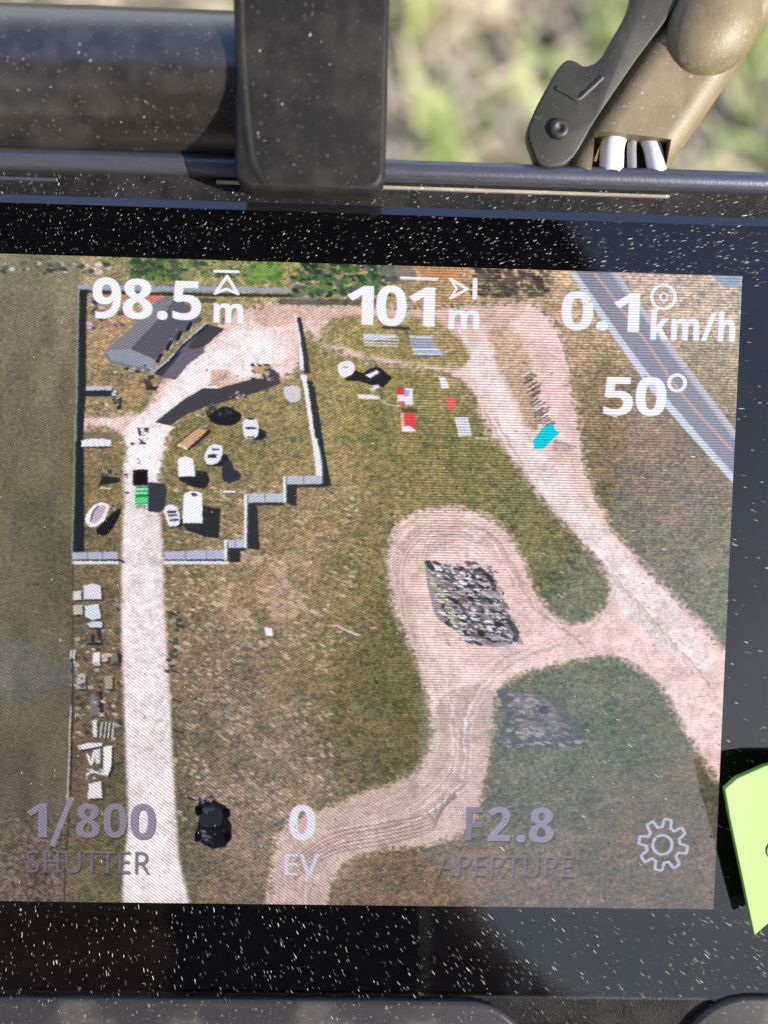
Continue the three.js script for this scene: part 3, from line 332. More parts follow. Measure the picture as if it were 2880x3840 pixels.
  o(zB, [52, 56, 64], [[780, 280], [830, 275], [840, 320], [790, 325]], 0.8); l(zB, [70, 80, 88], 26, [[600, 520], [800, 500], [1060, 490]], 0.6); l(zB, [64, 82, 76], 22, [[500, 170], [560, 330], [520, 480]], 0.5);
  // scrap along the driveway
  for (const [pts, c] of [[[[575, 175], [630, 160], [695, 175], [700, 270], [575, 270]], [214, 212, 220]], [[[498, 215], [560, 210], [560, 275], [498, 275]], [204, 206, 202]], [[[498, 310], [570, 308], [570, 375], [500, 378]], [188, 178, 162]], [[[585, 315], [680, 300], [700, 400], [640, 415], [585, 390]], [206, 216, 218]], [[[595, 440], [640, 420], [705, 425], [705, 465], [620, 465]], [190, 204, 204]], [[[640, 640], [690, 635], [690, 730], [632, 735]], [226, 224, 236]], [[[700, 645], [745, 640], [745, 700], [700, 700]], [178, 160, 120]], [[[770, 650], [830, 645], [820, 720], [765, 715]], [110, 116, 102]], [[[485, 620], [522, 615], [515, 690], [482, 690]], [196, 206, 196]], [[[530, 790], [590, 785], [590, 890], [525, 890]], [176, 166, 160]], [[[720, 800], [775, 795], [780, 890], [720, 890]], [160, 148, 116]], [[[620, 930], [700, 940], [700, 1080], [620, 1070]], [118, 114, 118]], [[[636, 1110], [668, 1100], [672, 1225], [640, 1220]], [206, 208, 208]], [[[530, 1285], [600, 1262], [705, 1262], [705, 1285], [550, 1312]], [216, 212, 216]], [[[712, 1290], [772, 1280], [770, 1420], [740, 1500], [715, 1460]], [226, 230, 230]], [[[612, 1540], [696, 1528], [706, 1645], [604, 1648]], [216, 210, 206]]]) { f(z7, [46, 44, 42], pts.map(([x, y]) => [x + 14, y + 12]), 0.8); f(z7, c, pts); }
  for (const p of [[[615, 580], [700, 578]], [[680, 480], [700, 575]], [[640, 500], [640, 560]], [[690, 880], [700, 1080]], [[820, 650], [830, 700]], [[495, 690], [520, 740], [500, 765]]]) l(z7, [38, 38, 38], 14, p, 0.85); bits(z7, [500, 480, 840, 1240], 150, 18, [[206, 196, 176], [120, 104, 84], [60, 56, 50], [186, 170, 150], [90, 88, 84]]); for (let i = 0; i < 7; i++) l(z7, [i % 2 ? 60 : 214, i % 2 ? 58 : 206, i % 2 ? 54 : 198], 6, [[690 + i * 14, 1225], [705 + i * 13, 1120]], 0.9);
  l(z7, [222, 226, 226], 9, [[600, 1340], [630, 1410], [650, 1330], [680, 1400]]); l(z7, [222, 222, 220], 9, [[600, 1530], [610, 1470], [715, 1468]]); f(z7, [200, 206, 206], [[640, 1310], [690, 1300], [690, 1410], [660, 1400]]); bits(z7, [590, 1440, 720, 1540], 12, 24, [[206, 206, 204], [90, 84, 70]]);
  l(z7, [196, 200, 182], 6, [[490, 1000], [478, 1200], [476, 1380], [462, 1659]], 0.8); l(z7, [34, 32, 28], 6, [[500, 690], [502, 900], [496, 1200], [486, 1659]], 0.8); l(z7, [44, 42, 38], 5, [[500, 0], [500, 400], [498, 690]], 0.5); l(S, [40, 38, 30], 5, [[262, 3000], [244, 3250], [240, 3400]], 0.8);
  bits(z7, [765, 270, 860, 340], 8, 22, [[60, 60, 66], [150, 150, 160]], 0.6); bits(z7, [1130, 360, 1250, 780], 30, 20, [[50, 52, 42], [70, 70, 56], [160, 156, 146]]); for (const y of [360, 560, 760, 960, 1170]) l(z7, [44, 44, 36], 8, [[1140 + y * 0.05, y], [1200 + y * 0.05, y + 22]], 0.8);
  // odd things on the mid field
  f(z9, [236, 230, 240], [[395, 1350], [455, 1360], [460, 1420], [405, 1415]]); l(z9, [214, 184, 172], 11, [[950, 1335], [1040, 1380], [1130, 1412]]); l(z9, [110, 78, 66], 5, [[955, 1350], [1040, 1395], [1120, 1424]]); f(z9, [224, 140, 110], [[1215, 1345], [1270, 1350], [1265, 1366], [1220, 1362]]); l(z9, [180, 160, 146], 5, [[1190, 1280], [1268, 1325]]); bits(z9, [1380, 450, 1430, 500], 5, 18, [[236, 200, 170], [60, 60, 40], [226, 160, 120]]);
  // black utility vehicle
  l(zC, [34, 34, 34], 7, [[245, 215], [330, 240]]); f(zC, [24, 24, 28], [[345, 215], [470, 200], [500, 250], [590, 290], [600, 400], [635, 460], [630, 560], [580, 650], [470, 668], [400, 640], [330, 590], [325, 500], [345, 380], [335, 300]]); bits(zC, [345, 205, 470, 270], 12, 20, [[150, 110, 130], [130, 150, 170], [30, 30, 36], [180, 120, 100]]); bits(zC, [330, 500, 470, 610], 14, 22, [[100, 110, 122], [30, 32, 36], [70, 76, 84]]);

  o(zC, [40, 42, 48], [[365, 300], [480, 285], [545, 330], [540, 440], [470, 480], [370, 470]]); f(zC, [62, 66, 76], [[380, 310], [470, 298], [480, 330], [385, 345]], 0.9); l(zC, [14, 14, 16], 6, [[345, 490], [600, 470]]); l(zC, [70, 74, 82], 4, [[360, 500], [470, 640]], 0.8); for (const q of [[340, 330], [335, 560], [590, 350], [600, 560]]) o(zC, [10, 10, 12], [[q[0] - 22, q[1] - 40], [q[0] + 20, q[1] - 40], [q[0] + 22, q[1] + 40], [q[0] - 20, q[1] + 40]]);

  // ---- soften, and give the print the grain of a compressed picture
  {
    const src = C.getImageData(0, 0, TW, TH).data, im = C.createImageData(TW, TH), d = im.data;
    for (let y = 0; y < TH; y++) for (let x = 0; x < TW; x++) {
      const u = x / kx, v = y / ky, ox = (vnoise(u * 7, v * 7) - 0.5) * 0.1 * kx, oy = (vnoise(u * 7 + 50, v * 7) - 0.5) * 0.1 * ky, k = 4 * (y * TW + x);
      for (let q = 0; q < 3; q++) { let s = 0; for (let b = -1; b <= 1; b++) for (let a = -1; a <= 1; a++) s += src[4 * (clamp((y + oy | 0) + b, 0, TH - 1) * TW + clamp((x + ox | 0) + a, 0, TW - 1)) + q]; d[k + q] = clamp(s / 9 * (0.93 + 0.14 * vnoise(u * 14, v * 14)), 0, 255); }
      d[k + 3] = 255;
    }
    C.putImageData(im, 0, 0);
  }

  // ---- readouts
  const glyph = (text, x0, x1, yt, yb, weight, col, a = 1) => {      // letters fitted to the box they fill
    const [l0, t0] = S([x0, (yt + yb) / 2]), [l1] = S([x1, (yt + yb) / 2]), t = S([(x0 + x1) / 2, yt])[1], b = S([(x0 + x1) / 2, yb])[1];
    C.font = `${weight} 200px sans-serif`; const m = C.measureText(text), w = m.actualBoundingBoxLeft + m.actualBoundingBoxRight, h = m.actualBoundingBoxAscent + m.actualBoundingBoxDescent;
    const put = (dx, dy, style) => { C.save(); C.translate(l0 + dx, t + dy); C.scale((l1 - l0) / w, (b - t) / h); C.fillStyle = style; C.fillText(text, m.actualBoundingBoxLeft, m.actualBoundingBoxAscent); C.restore(); };
    if (a > 0.9) { put(-1.6, 0, 'rgba(255,150,255,0.6)'); put(1.6, 0.8, 'rgba(110,240,200,0.5)'); } else put(1.5, 3.5, 'rgba(40,38,44,0.6)'); put(0, 0, rgb(col, a * 0.95));
  };
  const W = [250, 244, 252];
  glyph('9', 348, 453, 1041, 1195, 'bold', W); glyph('8', 462, 572, 1044, 1197, 'bold', W); glyph('.', 590, 628, 1164, 1198, 'bold', W); glyph('5', 648, 754, 1054, 1200, 'bold', W); glyph('m', 802, 912, 1138, 1210, 'bold', W);
  glyph('1', 1302, 1400, 1070, 1216, 'bold', W); glyph('0', 1412, 1524, 1070, 1222, 'bold', W); glyph('1', 1534, 1630, 1078, 1224, 'bold', W); glyph('m', 1682, 1797, 1162, 1234, 'bold', W, 0.95);
  glyph('0', 2107, 2224, 1093, 1239, 'bold', W); glyph('.', 2236, 2280, 1204, 1240, 'bold', W); glyph('1', 2303, 2398, 1100, 1244, 'bold', W); glyph('km/h', 2441, 2757, 1164, 1278, 'bold', W, 0.95);
  glyph('5', 2265, 2374, 1414, 1558, 'bold', W); glyph('0', 2385, 2498, 1414, 1560, 'bold', W);
  const G = [138, 132, 150], G2 = [116, 110, 124];
  glyph('1', 100, 177, 3012, 3140, 'bold', G, 0.9); C.save(); l(S, G, 21, [[197, 3166], [266, 2996]], 0.9); C.restore(); glyph('8', 285, 375, 3012, 3142, 'bold', G, 0.9); glyph('0', 388, 476, 3012, 3142, 'bold', G, 0.9); glyph('0', 488, 584, 3012, 3146, 'bold', G, 0.9);
  glyph('SHUTTER', 98, 562, 3190, 3274, 'normal', G2, 0.85); glyph('0', 1085, 1182, 3020, 3150, 'bold', [222, 216, 230]); glyph('EV', 1068, 1196, 3202, 3282, 'normal', [206, 200, 214], 0.95);
  glyph('F', 1746, 1812, 3026, 3152, 'bold', [128, 124, 144], 0.85); glyph('2', 1830, 1916, 3026, 3154, 'bold', [152, 146, 168], 0.9); glyph('.', 1936, 1972, 3128, 3158, 'bold', [152, 146, 168], 0.9); glyph('8', 1985, 2078, 3028, 3160, 'bold', [152, 146, 168], 0.9); glyph('APERTURE', 1638, 2150, 3208, 3288, 'normal', [124, 114, 120], 0.75);
  const ol = (pts, w, col = W, a = 0.95) => l(S, col, w, pts, a), seg = (pts, w, col = W, a = 0.95) => { for (let i = 0; i + 1 < pts.length; i++) ol([pts[i], pts[i + 1]], w, col, a); };
  seg([[806, 1017], [892, 1019]], 14); seg([[806, 1100], [852, 1036], [892, 1102], [850, 1084], [806, 1100]], 13);
  seg([[1506, 1042], [1638, 1047]], 13); seg([[1690, 1046], [1752, 1084], [1690, 1118]], 13); seg([[1690, 1046], [1712, 1082], [1690, 1118]], 10); seg([[1782, 1048], [1780, 1118]], 18);
  const ringPts = (x, y, R, n = 24) => Array.from({ length: n + 1 }, (_, i) => [x + R * Math.cos(i / n * 6.2832), y + R * Math.sin(i / n * 6.2832)]);
  ol(ringPts(2488, 1114, 44), 13); ol(ringPts(2490, 1114, 14), 9, W, 0.8); seg([[2470, 1156], [2452, 1166]], 13); ol(ringPts(2539, 1436, 30), 15);
  ol(Array.from({ length: 97 }, (_, i) => { const t = i / 96 * 6.2832 + 0.2, R = 82 + 15 * clamp(Math.sin(t * 8) * 2.2, -1, 1); return [2487 + R * 0.94 * Math.cos(t), 3168 + R * Math.sin(t)]; }), 12, [176, 180, 206], 0.95); ol(ringPts(2484, 3168, 36), 13, [176, 180, 206], 0.95);
  // heading mark
  f(S, [0, 206, 226], [[2000, 1652], [2040, 1600], [2074, 1590], [2082, 1614], [2098, 1622], [2056, 1664], [2040, 1682], [2004, 1684]]);

  // ---- the display's own rows of pixels, beating with a second grid
  {
    const im = C.getImageData(0, 0, TW, TH), d = im.data, [qx, qy] = S([600, 2300]);
    for (let y = 0; y < TH; y++) for (let x = 0; x < TW; x++) {
      const k = 4 * (y * TW + x), u = x / kx, v = y / ky;
      const low = smooth(-250, 350, (y - qy) / ky * kx * 1.0 - (x - qx) * 0.55), right = smooth(1500, 1750, x) * smooth(520, 700, y);
      const rows = Math.sin((v + u * 0.004) * 6.2832 / 0.29), diag = Math.sin((u * 0.62 - v * 0.79) * 6.2832 / 0.3), dots = Math.sin((u * 0.55 + v * 0.83) * 6.2832 / 0.27) * 0.7;
      const left = 1 - smooth(1380, 1520, x), p = rows * (1 - low) * (1 - left) + diag * low + dots * left * (1 - low);
      const m = 1 + 0.17 * p * (1 - 0.75 * right);
      const lum = 0.3 * d[k] + 0.59 * d[k + 1] + 0.11 * d[k + 2]; for (let q = 0; q < 3; q++) d[k + q] = clamp((d[k + q] * 0.88 + lum * 0.12 + [3, 2, 6][q]) * m, 0, 255);
    }
    C.putImageData(im, 0, 0);
  }
  screenTexture = new THREE.CanvasTexture(cc); screenTexture.colorSpace = THREE.SRGBColorSpace; screenTexture.magFilter = THREE.LinearFilter;
}


// ------------------------------------------------------------------ ground
{
  const N = 1024, px = new Uint8Array(N * N * 4);
  for (let y = 0; y < N; y++) for (let x = 0; x < N; x++) {
    const a = fbm(x / 90, y / 90, 4), b = fbm(x / 14 + 300, y / 14, 3), c = hash2(x, y), k = 4 * (y * N + x), v = 0.55 + 0.5 * b + 0.18 * (c - 0.5), g = smooth(0.45, 0.65, a);
    px[k] = clamp(v * (118 - 14 * g), 0, 255); px[k + 1] = clamp(v * (100 + 4 * g), 0, 255); px[k + 2] = clamp(v * (88 - 22 * g), 0, 255); px[k + 3] = 255;
  }
  const t = new THREE.DataTexture(px, N, N); t.colorSpace = THREE.SRGBColorSpace; t.wrapS = t.wrapT = THREE.MirroredRepeatWrapping; t.repeat.set(260, 260); t.magFilter = THREE.LinearFilter; t.needsUpdate = true;
  const g = new THREE.PlaneGeometry(300, 300, 1, 1).rotateX(-Math.PI / 2);
  const m = new THREE.Mesh(g, new THREE.MeshStandardMaterial({ name: 'dry soil', map: t, roughness: 1 })); m.name = 'ground'; m.receiveShadow = true; tag(m, 'bare brown soil with dry thatch under the grass', 'ground', 'structure'); scene.add(m);
}
function bladeGeometry(len, wid, bend, seg) {
  const v = [], idx = [], nn = [];
  for (let i = 0; i <= seg; i++) { const t = i / seg, w = wid * (1 - t * t) * 0.5 + 0.0001, y = len * Math.sin(t * bend) / bend, z = len * (1 - Math.cos(t * bend)) / bend; v.push(-w, y, z, w, y, z); nn.push(0, -Math.sin(t * bend), Math.cos(t * bend), 0, -Math.sin(t * bend), Math.cos(t * bend)); if (i < seg) { const a = 2 * i; idx.push(a, a + 1, a + 2, a + 1, a + 3, a + 2); } }
  const g = new THREE.BufferGeometry(); g.setAttribute('position', new THREE.Float32BufferAttribute(v, 3)); g.setAttribute('normal', new THREE.Float32BufferAttribute(nn, 3)); g.setIndex(idx); return g;
}
function scatter(name, geo, count, seed, place, tint, mat, label, category) {
  const r = mulberry(seed), im = new THREE.InstancedMesh(geo, mat, count), d = new THREE.Object3D(), c = new THREE.Color();
  for (let i = 0; i < count; i++) { place(d, r, i); d.updateMatrix(); im.setMatrixAt(i, d.matrix); tint(c, r, d); im.setColorAt(i, c); }
  im.name = name; lit(im); tag(im, label, category, 'stuff'); scene.add(im); return im;
}
const bladeMat = new THREE.MeshPhysicalMaterial({ name: 'grass blade', color: 0xffffff, roughness: 0.75, transmission: 0.35, thickness: 0 });
const strawMat = new THREE.MeshStandardMaterial({ name: 'straw', color: 0xffffff, roughness: 0.85 });
const patch = (r) => [(r() - 0.35) * 1.9, -0.62 + (r() - 0.5) * 1.5];
function grassSpot(r) { for (let k = 0; k < 30; k++) { const [x, z] = patch(r); if (fbm(x * 9 + 60, z * 9 + 20, 3) > 0.5 + 0.06 * (r() - 0.5)) return [x, z]; } return patch(r); }
scatter('green_grass', bladeGeometry(0.085, 0.008, 1.1, 5), 4600, 71, (d, r) => { const [x, z] = grassSpot(r); d.position.set(x, -0.002, z); d.rotation.set((r() - 0.5) * 1.1, r() * 6.28, (r() - 0.5) * 0.9, 'YXZ'); const s = 0.5 + r() * 0.8; d.scale.set(0.7 + 0.9 * r(), s, s); },
  (c, r) => { const t = r(); c.setRGB(0.28 + 0.22 * t, 0.38 + 0.14 * t, 0.12 + 0.1 * t); }, bladeMat, 'short yellow green grass growing in tufts', 'grass');
scatter('dry_grass', bladeGeometry(0.1, 0.0045, 0.7, 4), 11000, 72, (d, r) => { const [x, z] = patch(r); d.position.set(x, 0.001 + r() * 0.014, z); d.rotation.set(1.25 + (r() - 0.5) * 0.6, r() * 6.28, 0, 'YXZ'); const s = 0.4 + r() * 0.9; d.scale.set(0.7 + r(), s, s); },
  (c, r) => { const t = r(); c.setRGB(0.34 + 0.28 * t, 0.27 + 0.25 * t, 0.2 + 0.18 * t); }, strawMat, 'pale dry grass stalks lying on the soil', 'dry grass');

// ------------------------------------------------------------------ the remote controller
const rc = new THREE.Group(); rc.name = 'remote_controller'; rc.applyMatrix4(PLACE); scene.add(rc);
tag(rc, 'dusty black handheld remote controller with a large lit screen and folding antenna', 'remote controller');
const SX0 = -86.4, SX1 = 37.92, SY0 = -43.6, SY1 = 26.32;            // the lit display
const GY1 = mm(2000, 822, 0.6)[1], GY0 = mm(1000, 3736, 0.6)[1], GX0 = -97, GX1 = 53;   // the cover glass
{
  const box = new RoundedBoxGeometry(176, 112, 30, 6, 9); box.translate(-22, -19.6, -16.2); part('housing', boxUV(box, 1), M.housing, rc);
  // rounded rail along the upper edge
  const rt = mm(1440, 596, 1.4)[1], rb = mm(1440, 680, 1.4)[1];
  const rail = new THREE.ExtrudeGeometry(roundRect(-5, rb, 2.2, rt, 1.15), { depth: 172, bevelEnabled: false, curveSegments: 10 });
  rail.applyMatrix4(new THREE.Matrix4().makeBasis(new THREE.Vector3(0, 0, 1), new THREE.Vector3(0, 1, 0), new THREE.Vector3(-1, 0, 0)));
  rail.translate(64, 0, 0);
  part('top_rail', boxUV(toCreasedNormals(rail, 0.9), 1), M.rail, rc);
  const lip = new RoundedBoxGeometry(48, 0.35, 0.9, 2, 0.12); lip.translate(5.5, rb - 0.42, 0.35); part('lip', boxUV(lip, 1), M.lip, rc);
  const lip2 = new RoundedBoxGeometry(24, 0.4, 0.9, 2, 0.12); lip2.translate(-47, rb - 0.75, 0.3); part('lip', boxUV(lip2, 1), M.rail, rc);
  // bezel ring round the glass
  const ring = roundRect(-101, GY0 - 3, 58, rb + 0.3, 5); ring.holes.push(roundRect(GX0, GY0, GX1, GY1 + 0.95, 3));
  const bz = new THREE.ExtrudeGeometry(ring, { depth: 1.6, bevelEnabled: true, bevelSize: 0.15, bevelThickness: 0.15, bevelSegments: 2, curveSegments: 8 }); bz.translate(0, 0, -1.5); part('bezel', boxUV(bz, 1), M.housing, rc);
  const back = new THREE.ShapeGeometry(roundRect(GX0, GY0, GX1, GY1 + 0.9, 3)); back.translate(0, 0, -0.25); part('border', back, M.border, rc, 'black printed border round the display');
  const disp = new THREE.PlaneGeometry(SX1 - SX0, SY1 - SY0); disp.translate((SX0 + SX1) / 2, (SY0 + SY1) / 2, 0);
  part('display_screen', disp, new THREE.MeshPhysicalMaterial({ name: 'lit display', color: 0x000000, roughness: 0.9, specularIntensity: 0, emissive: 0xffffff, emissiveIntensity: 0.5, emissiveMap: screenTexture }), rc, 'lit screen with an aerial view of a fenced yard and dirt tracks, white readouts over it');
  const gl = new THREE.ShapeGeometry(roundRect(GX0, GY0, GX1, GY1, 2.6)); gl.translate(0, 0, 0.6); part('cover_glass', gl, M.glass, rc);
  // polished chamfer of the glass along its upper edge
  const ch = new THREE.BufferGeometry(); const x0 = GX0 + 2, x1 = GX1 - 2, e = 0.9;
  ch.setAttribute('position', new THREE.Float32BufferAttribute([x0, GY1, 0.6, x1, GY1, 0.6, x1, GY1 + e, 0.27, x0, GY1 + e, 0.27], 3)); ch.setIndex([0, 1, 2, 0, 2, 3]); ch.computeVertexNormals();
  part('glass_edge', ch, M.edge, rc);
  // raised plates below the display
  const [, py] = mm(1000, 3768, 1.2), [pxr] = mm(1985, 3800, 1.2);
  const mk = (s) => { const g = new THREE.ExtrudeGeometry(s, { depth: 1.4, bevelEnabled: true, bevelSize: 0.5, bevelThickness: 0.5, bevelSegments: 4, curveSegments: 16 }); g.translate(0, 0, -0.6); return boxUV(toCreasedNormals(g, 0.7), 1); };
  part('button_plate', mk(roundRect(-90, py - 18, pxr, py, 7)), M.plate, rc);
  part('button_plate', mk(roundRect(pxr + 17, py - 18, 55, py + 0.9, 8)), M.plate, rc);
}
// carrying handle and its clamp
{
  const [, hy] = mm(450, 292, 2), g = new THREE.CylinderGeometry(7.6, 7.6, 110, 64, 1, false); g.rotateZ(Math.PI / 2);
  const p = g.attributes.position, uv = g.attributes.uv; for (let i = 0; i < p.count; i++) { const a = Math.atan2(p.getY(i), p.getZ(i)); uv.setXY(i, p.getX(i), a * 7.6); }
  g.translate(-60, hy, -0.5);
  const handle = part('carry_handle', g, M.handle, rc);
  const z = 8.3, [x0] = mm(905, 200, z), [x1] = mm(1434, 300, z), [, y0] = mm(1200, 690, z);
  const s = roundRect(x0, y0, x1, y0 + 60, 1.4);
  const c = new THREE.ExtrudeGeometry(s, { depth: 3.4, bevelEnabled: true, bevelSize: 0.55, bevelThickness: 0.9, bevelSegments: 5, curveSegments: 8 }); c.translate(0, 0, z - 4.3);
  part('clamp', boxUV(toCreasedNormals(c, 0.6), 1), M.clamp, handle);
  const rim = new THREE.TubeGeometry(new THREE.CatmullRomCurve3([[903, -900], [903, 0], [912, 250], [930, 480], [958, 630], [1000, 684]].map(([x, y]) => { const [a, b] = mm(x, y, z); return new THREE.Vector3(a - 0.1, b, z - 0.4); })), 40, 0.62, 10);
  part('clamp_rim', boxUV(rim, 1), M.clamp, handle);
}
// antenna folded up at the right
{
  const A = mm(2310, 600, -1), dir = new THREE.Vector2(450, 700).normalize(), ang = Math.atan2(dir.y, dir.x) - Math.PI / 2;
  const ev = new Evaluator(); ev.useGroups = false;
  const put = (g) => { g.rotateZ(ang); g.translate(A[0], A[1], 0); return g; };
  const body = new RoundedBoxGeometry(9.6, 90, 8.6, 8, 2.6); body.translate(0.35, 40, -2);
  let b = new Brush(put(body)); b.updateMatrixWorld();
  const [sx0, sy0] = mm(2215, 498, 2), [sx1] = mm(2500, 510, 2);
  const slot = new THREE.BoxGeometry(sx1 - sx0, 12, 9); slot.rotateZ(-0.08); slot.translate((sx0 + sx1) / 2, sy0 - 6.1, 1.2);
  const cut = new Brush(slot); cut.updateMatrixWorld(); b = ev.evaluate(b, cut, SUBTRACTION);
  const g = b.geometry.clone(); for (const k of Object.keys(g.attributes)) if (!['position', 'normal', 'uv'].includes(k)) g.deleteAttribute(k);
  g.clearGroups();
  const ant = part('antenna', boxUV(g, 1), M.antenna, rc, 'khaki dusted antenna slanting up to the right');
  const [kx0, ky0] = mm(2690, 75, 3), kn = new THREE.SphereGeometry(1, 40, 28); kn.scale(4.6, 5.9, 3.6); kn.rotateZ(ang); kn.translate(kx0, ky0, 1.6); part('knob', boxUV(kn, 1), M.antenna, ant);
  const pts = [[2420, -140], [2540, -60], [2528, 10], [2380, 220], [2230, 440], [2120, 606], [2030, 612], [2004, 560], [1988, 500], [2012, 425], [2060, 330], [2100, 262], [2130, 234], [2158, 240], [2185, 256], [2222, 250], [2256, 226], [2310, 140], [2370, 30]];
  const sh = shapeOf(smoothLoop(pts.map(([x, y]) => mm(x, y, 2.4)), 5));
  const br = new THREE.ExtrudeGeometry(sh, { depth: 1.6, bevelEnabled: true, bevelSize: 0.25, bevelThickness: 0.35, bevelSegments: 3 }); br.translate(0, 0, 0.6); part('hinge_bracket', boxUV(toCreasedNormals(br, 0.5), 1), M.bracket, ant);
  const ridge = new THREE.TubeGeometry(new THREE.CatmullRomCurve3([[2260, 290], [2200, 345], [2165, 372], [2128, 352], [2085, 330]].map(([x, y]) => new THREE.Vector3(...mm(x, y, 2.5), 2.45))), 30, 0.32, 8); part('ridge', boxUV(ridge, 1), M.bracket, ant);
  const scr = new THREE.LatheGeometry([[0, 0.5], [0.35, 0.5], [0.42, 0.75], [0.8, 0.75], [1.05, 0.45], [1.1, 0]].map(([x, y]) => new THREE.Vector2(x, y)), 24); scr.rotateX(Math.PI / 2); scr.translate(...mm(2095, 486, 2.5), 2.5); part('screw', boxUV(scr, 1), M.bracket, ant);
  for (const [x, r, mat, lean] of [[2305, 1.3, M.cable, 14], [2455, 1.0, M.cable, -14], [2378, 0.5, M.cableGrey, 8]]) {
    const c = new THREE.TubeGeometry(new THREE.CatmullRomCurve3([[x - lean, 660], [x - lean * 0.5, 600], [x, 540], [x + lean * 1.5, 480]].map(([a, q], i) => new THREE.Vector3(...mm(a, q, 1), 1 - i * 0.5))), 16, r, 14); part('cable', c, mat, ant, mat === M.cable ? 'short white cable sleeve at the antenna hinge' : 'thin grey cable at the antenna hinge');
  }
}
// lime tag beside the display
{
  const tagG = new THREE.Group(); tagG.name = 'plastic_tag'; tagG.applyMatrix4(PLACE); scene.add(tagG); tag(tagG, 'lime green plastic tag curling up from the bezel right of the screen', 'tag');
  const pts = [[2712, 2950], [2760, 2918], [2880, 2886], [3000, 2872], [3120, 3000], [3110, 3300], [2950, 3450], [2842, 3514], [2815, 3400], [2770, 3210], [2734, 3060]].map(([x, y]) => mm(x, y, 5));
  const xl = pts[0][0], lift = (g) => { const p = g.attributes.position; for (let i = 0; i < p.count; i++) p.setZ(i, p.getZ(i) + 5.2 - (p.getX(i) - xl) * 0.38); g.computeVertexNormals(); return g; };   // its free corner curls up towards the viewer
  const g = new THREE.ExtrudeGeometry(shapeOf(pts), { depth: 0.6, bevelEnabled: true, bevelSize: 0.15, bevelThickness: 0.15, bevelSegments: 2, steps: 1 });
  part('tag_plate', boxUV(lift(g), 1), M.lime, tagG);
  const rv = new THREE.CylinderGeometry(1.0, 1.2, 0.5, 24); rv.rotateX(Math.PI / 2); rv.translate(...mm(2896, 3178, 3), 0.7); part('rivet', lift(rv), M.rivet, tagG);
}
// ------------------------------------------------------------------ the person holding controller and phone (behind the lens, mirrored in the glass)
function bodyField(bones, lo, hi, cell, k) {
  const size = Math.max(hi[0] - lo[0], hi[1] - lo[1], hi[2] - lo[2]), n = Math.ceil(size / cell) + 4, mc = new MarchingCubes(n, new THREE.MeshStandardMaterial(), false, false, 200000);
  const half = n / 2, c = [0, 1, 2].map((i) => (lo[i] + hi[i]) / 2), unit = size / 2 * 1.06;
  const dist = (x, y, z) => {
    let d = 1e9, best = 1e9, col = null;
    for (const [a, b, ra, rb, co] of bones) {
      const bx = b[0] - a[0], by = b[1] - a[1], bz = b[2] - a[2], L = bx * bx + by * by + bz * bz || 1e-9, t = clamp(((x - a[0]) * bx + (y - a[1]) * by + (z - a[2]) * bz) / L);
      const q = Math.hypot(x - a[0] - bx * t, y - a[1] - by * t, z - a[2] - bz * t) - (ra + (rb - ra) * t);
      if (q < best) { best = q; col = co; }
      const h = clamp(0.5 + 0.5 * (d - q) / k); d = d > 1e8 ? q : d + (q - d) * h - k * h * (1 - h);
    }
    return [d, col];
  };
  const at = (i, ax) => (i - half) / half * unit + c[ax];
  for (let z = 0; z < n; z++) for (let y = 0; y < n; y++) for (let x = 0; x < n; x++) mc.field[z * n * n + y * n + x] = -dist(at(x, 0), at(y, 1), at(z, 2))[0];
  mc.isolation = 0; mc.update();
  const m = mc.count, p = new Float32Array(m * 3), nn = new Float32Array(m * 3), co = new Float32Array(m * 3);
  for (let i = 0; i < m; i++) {
    const v = [0, 1, 2].map((q) => mc.positionArray[3 * i + q] * unit + c[q]); p.set(v, 3 * i);
    const e = cell * 0.5, g = [dist(v[0] + e, v[1], v[2])[0] - dist(v[0] - e, v[1], v[2])[0], dist(v[0], v[1] + e, v[2])[0] - dist(v[0], v[1] - e, v[2])[0], dist(v[0], v[1], v[2] + e)[0] - dist(v[0], v[1], v[2] - e)[0]], L = Math.hypot(...g) || 1;
    nn.set(g.map((q) => q / L), 3 * i); co.set(dist(...v)[1], 3 * i);
  }
  const g = new THREE.BufferGeometry(); g.setAttribute('position', new THREE.BufferAttribute(p, 3)); g.setAttribute('normal', new THREE.BufferAttribute(nn, 3)); g.setAttribute('color', new THREE.BufferAttribute(co, 3)); return g;
}
const toWorld = (x, y, z) => new THREE.Vector3(x, y, z).multiplyScalar(0.001).applyMatrix4(PLACE).toArray();
const lens = new THREE.Matrix4().copy(camera.matrixWorld), fromLens = (x, y, z) => new THREE.Vector3(x, y, z).multiplyScalar(0.001).applyMatrix4(lens).toArray();
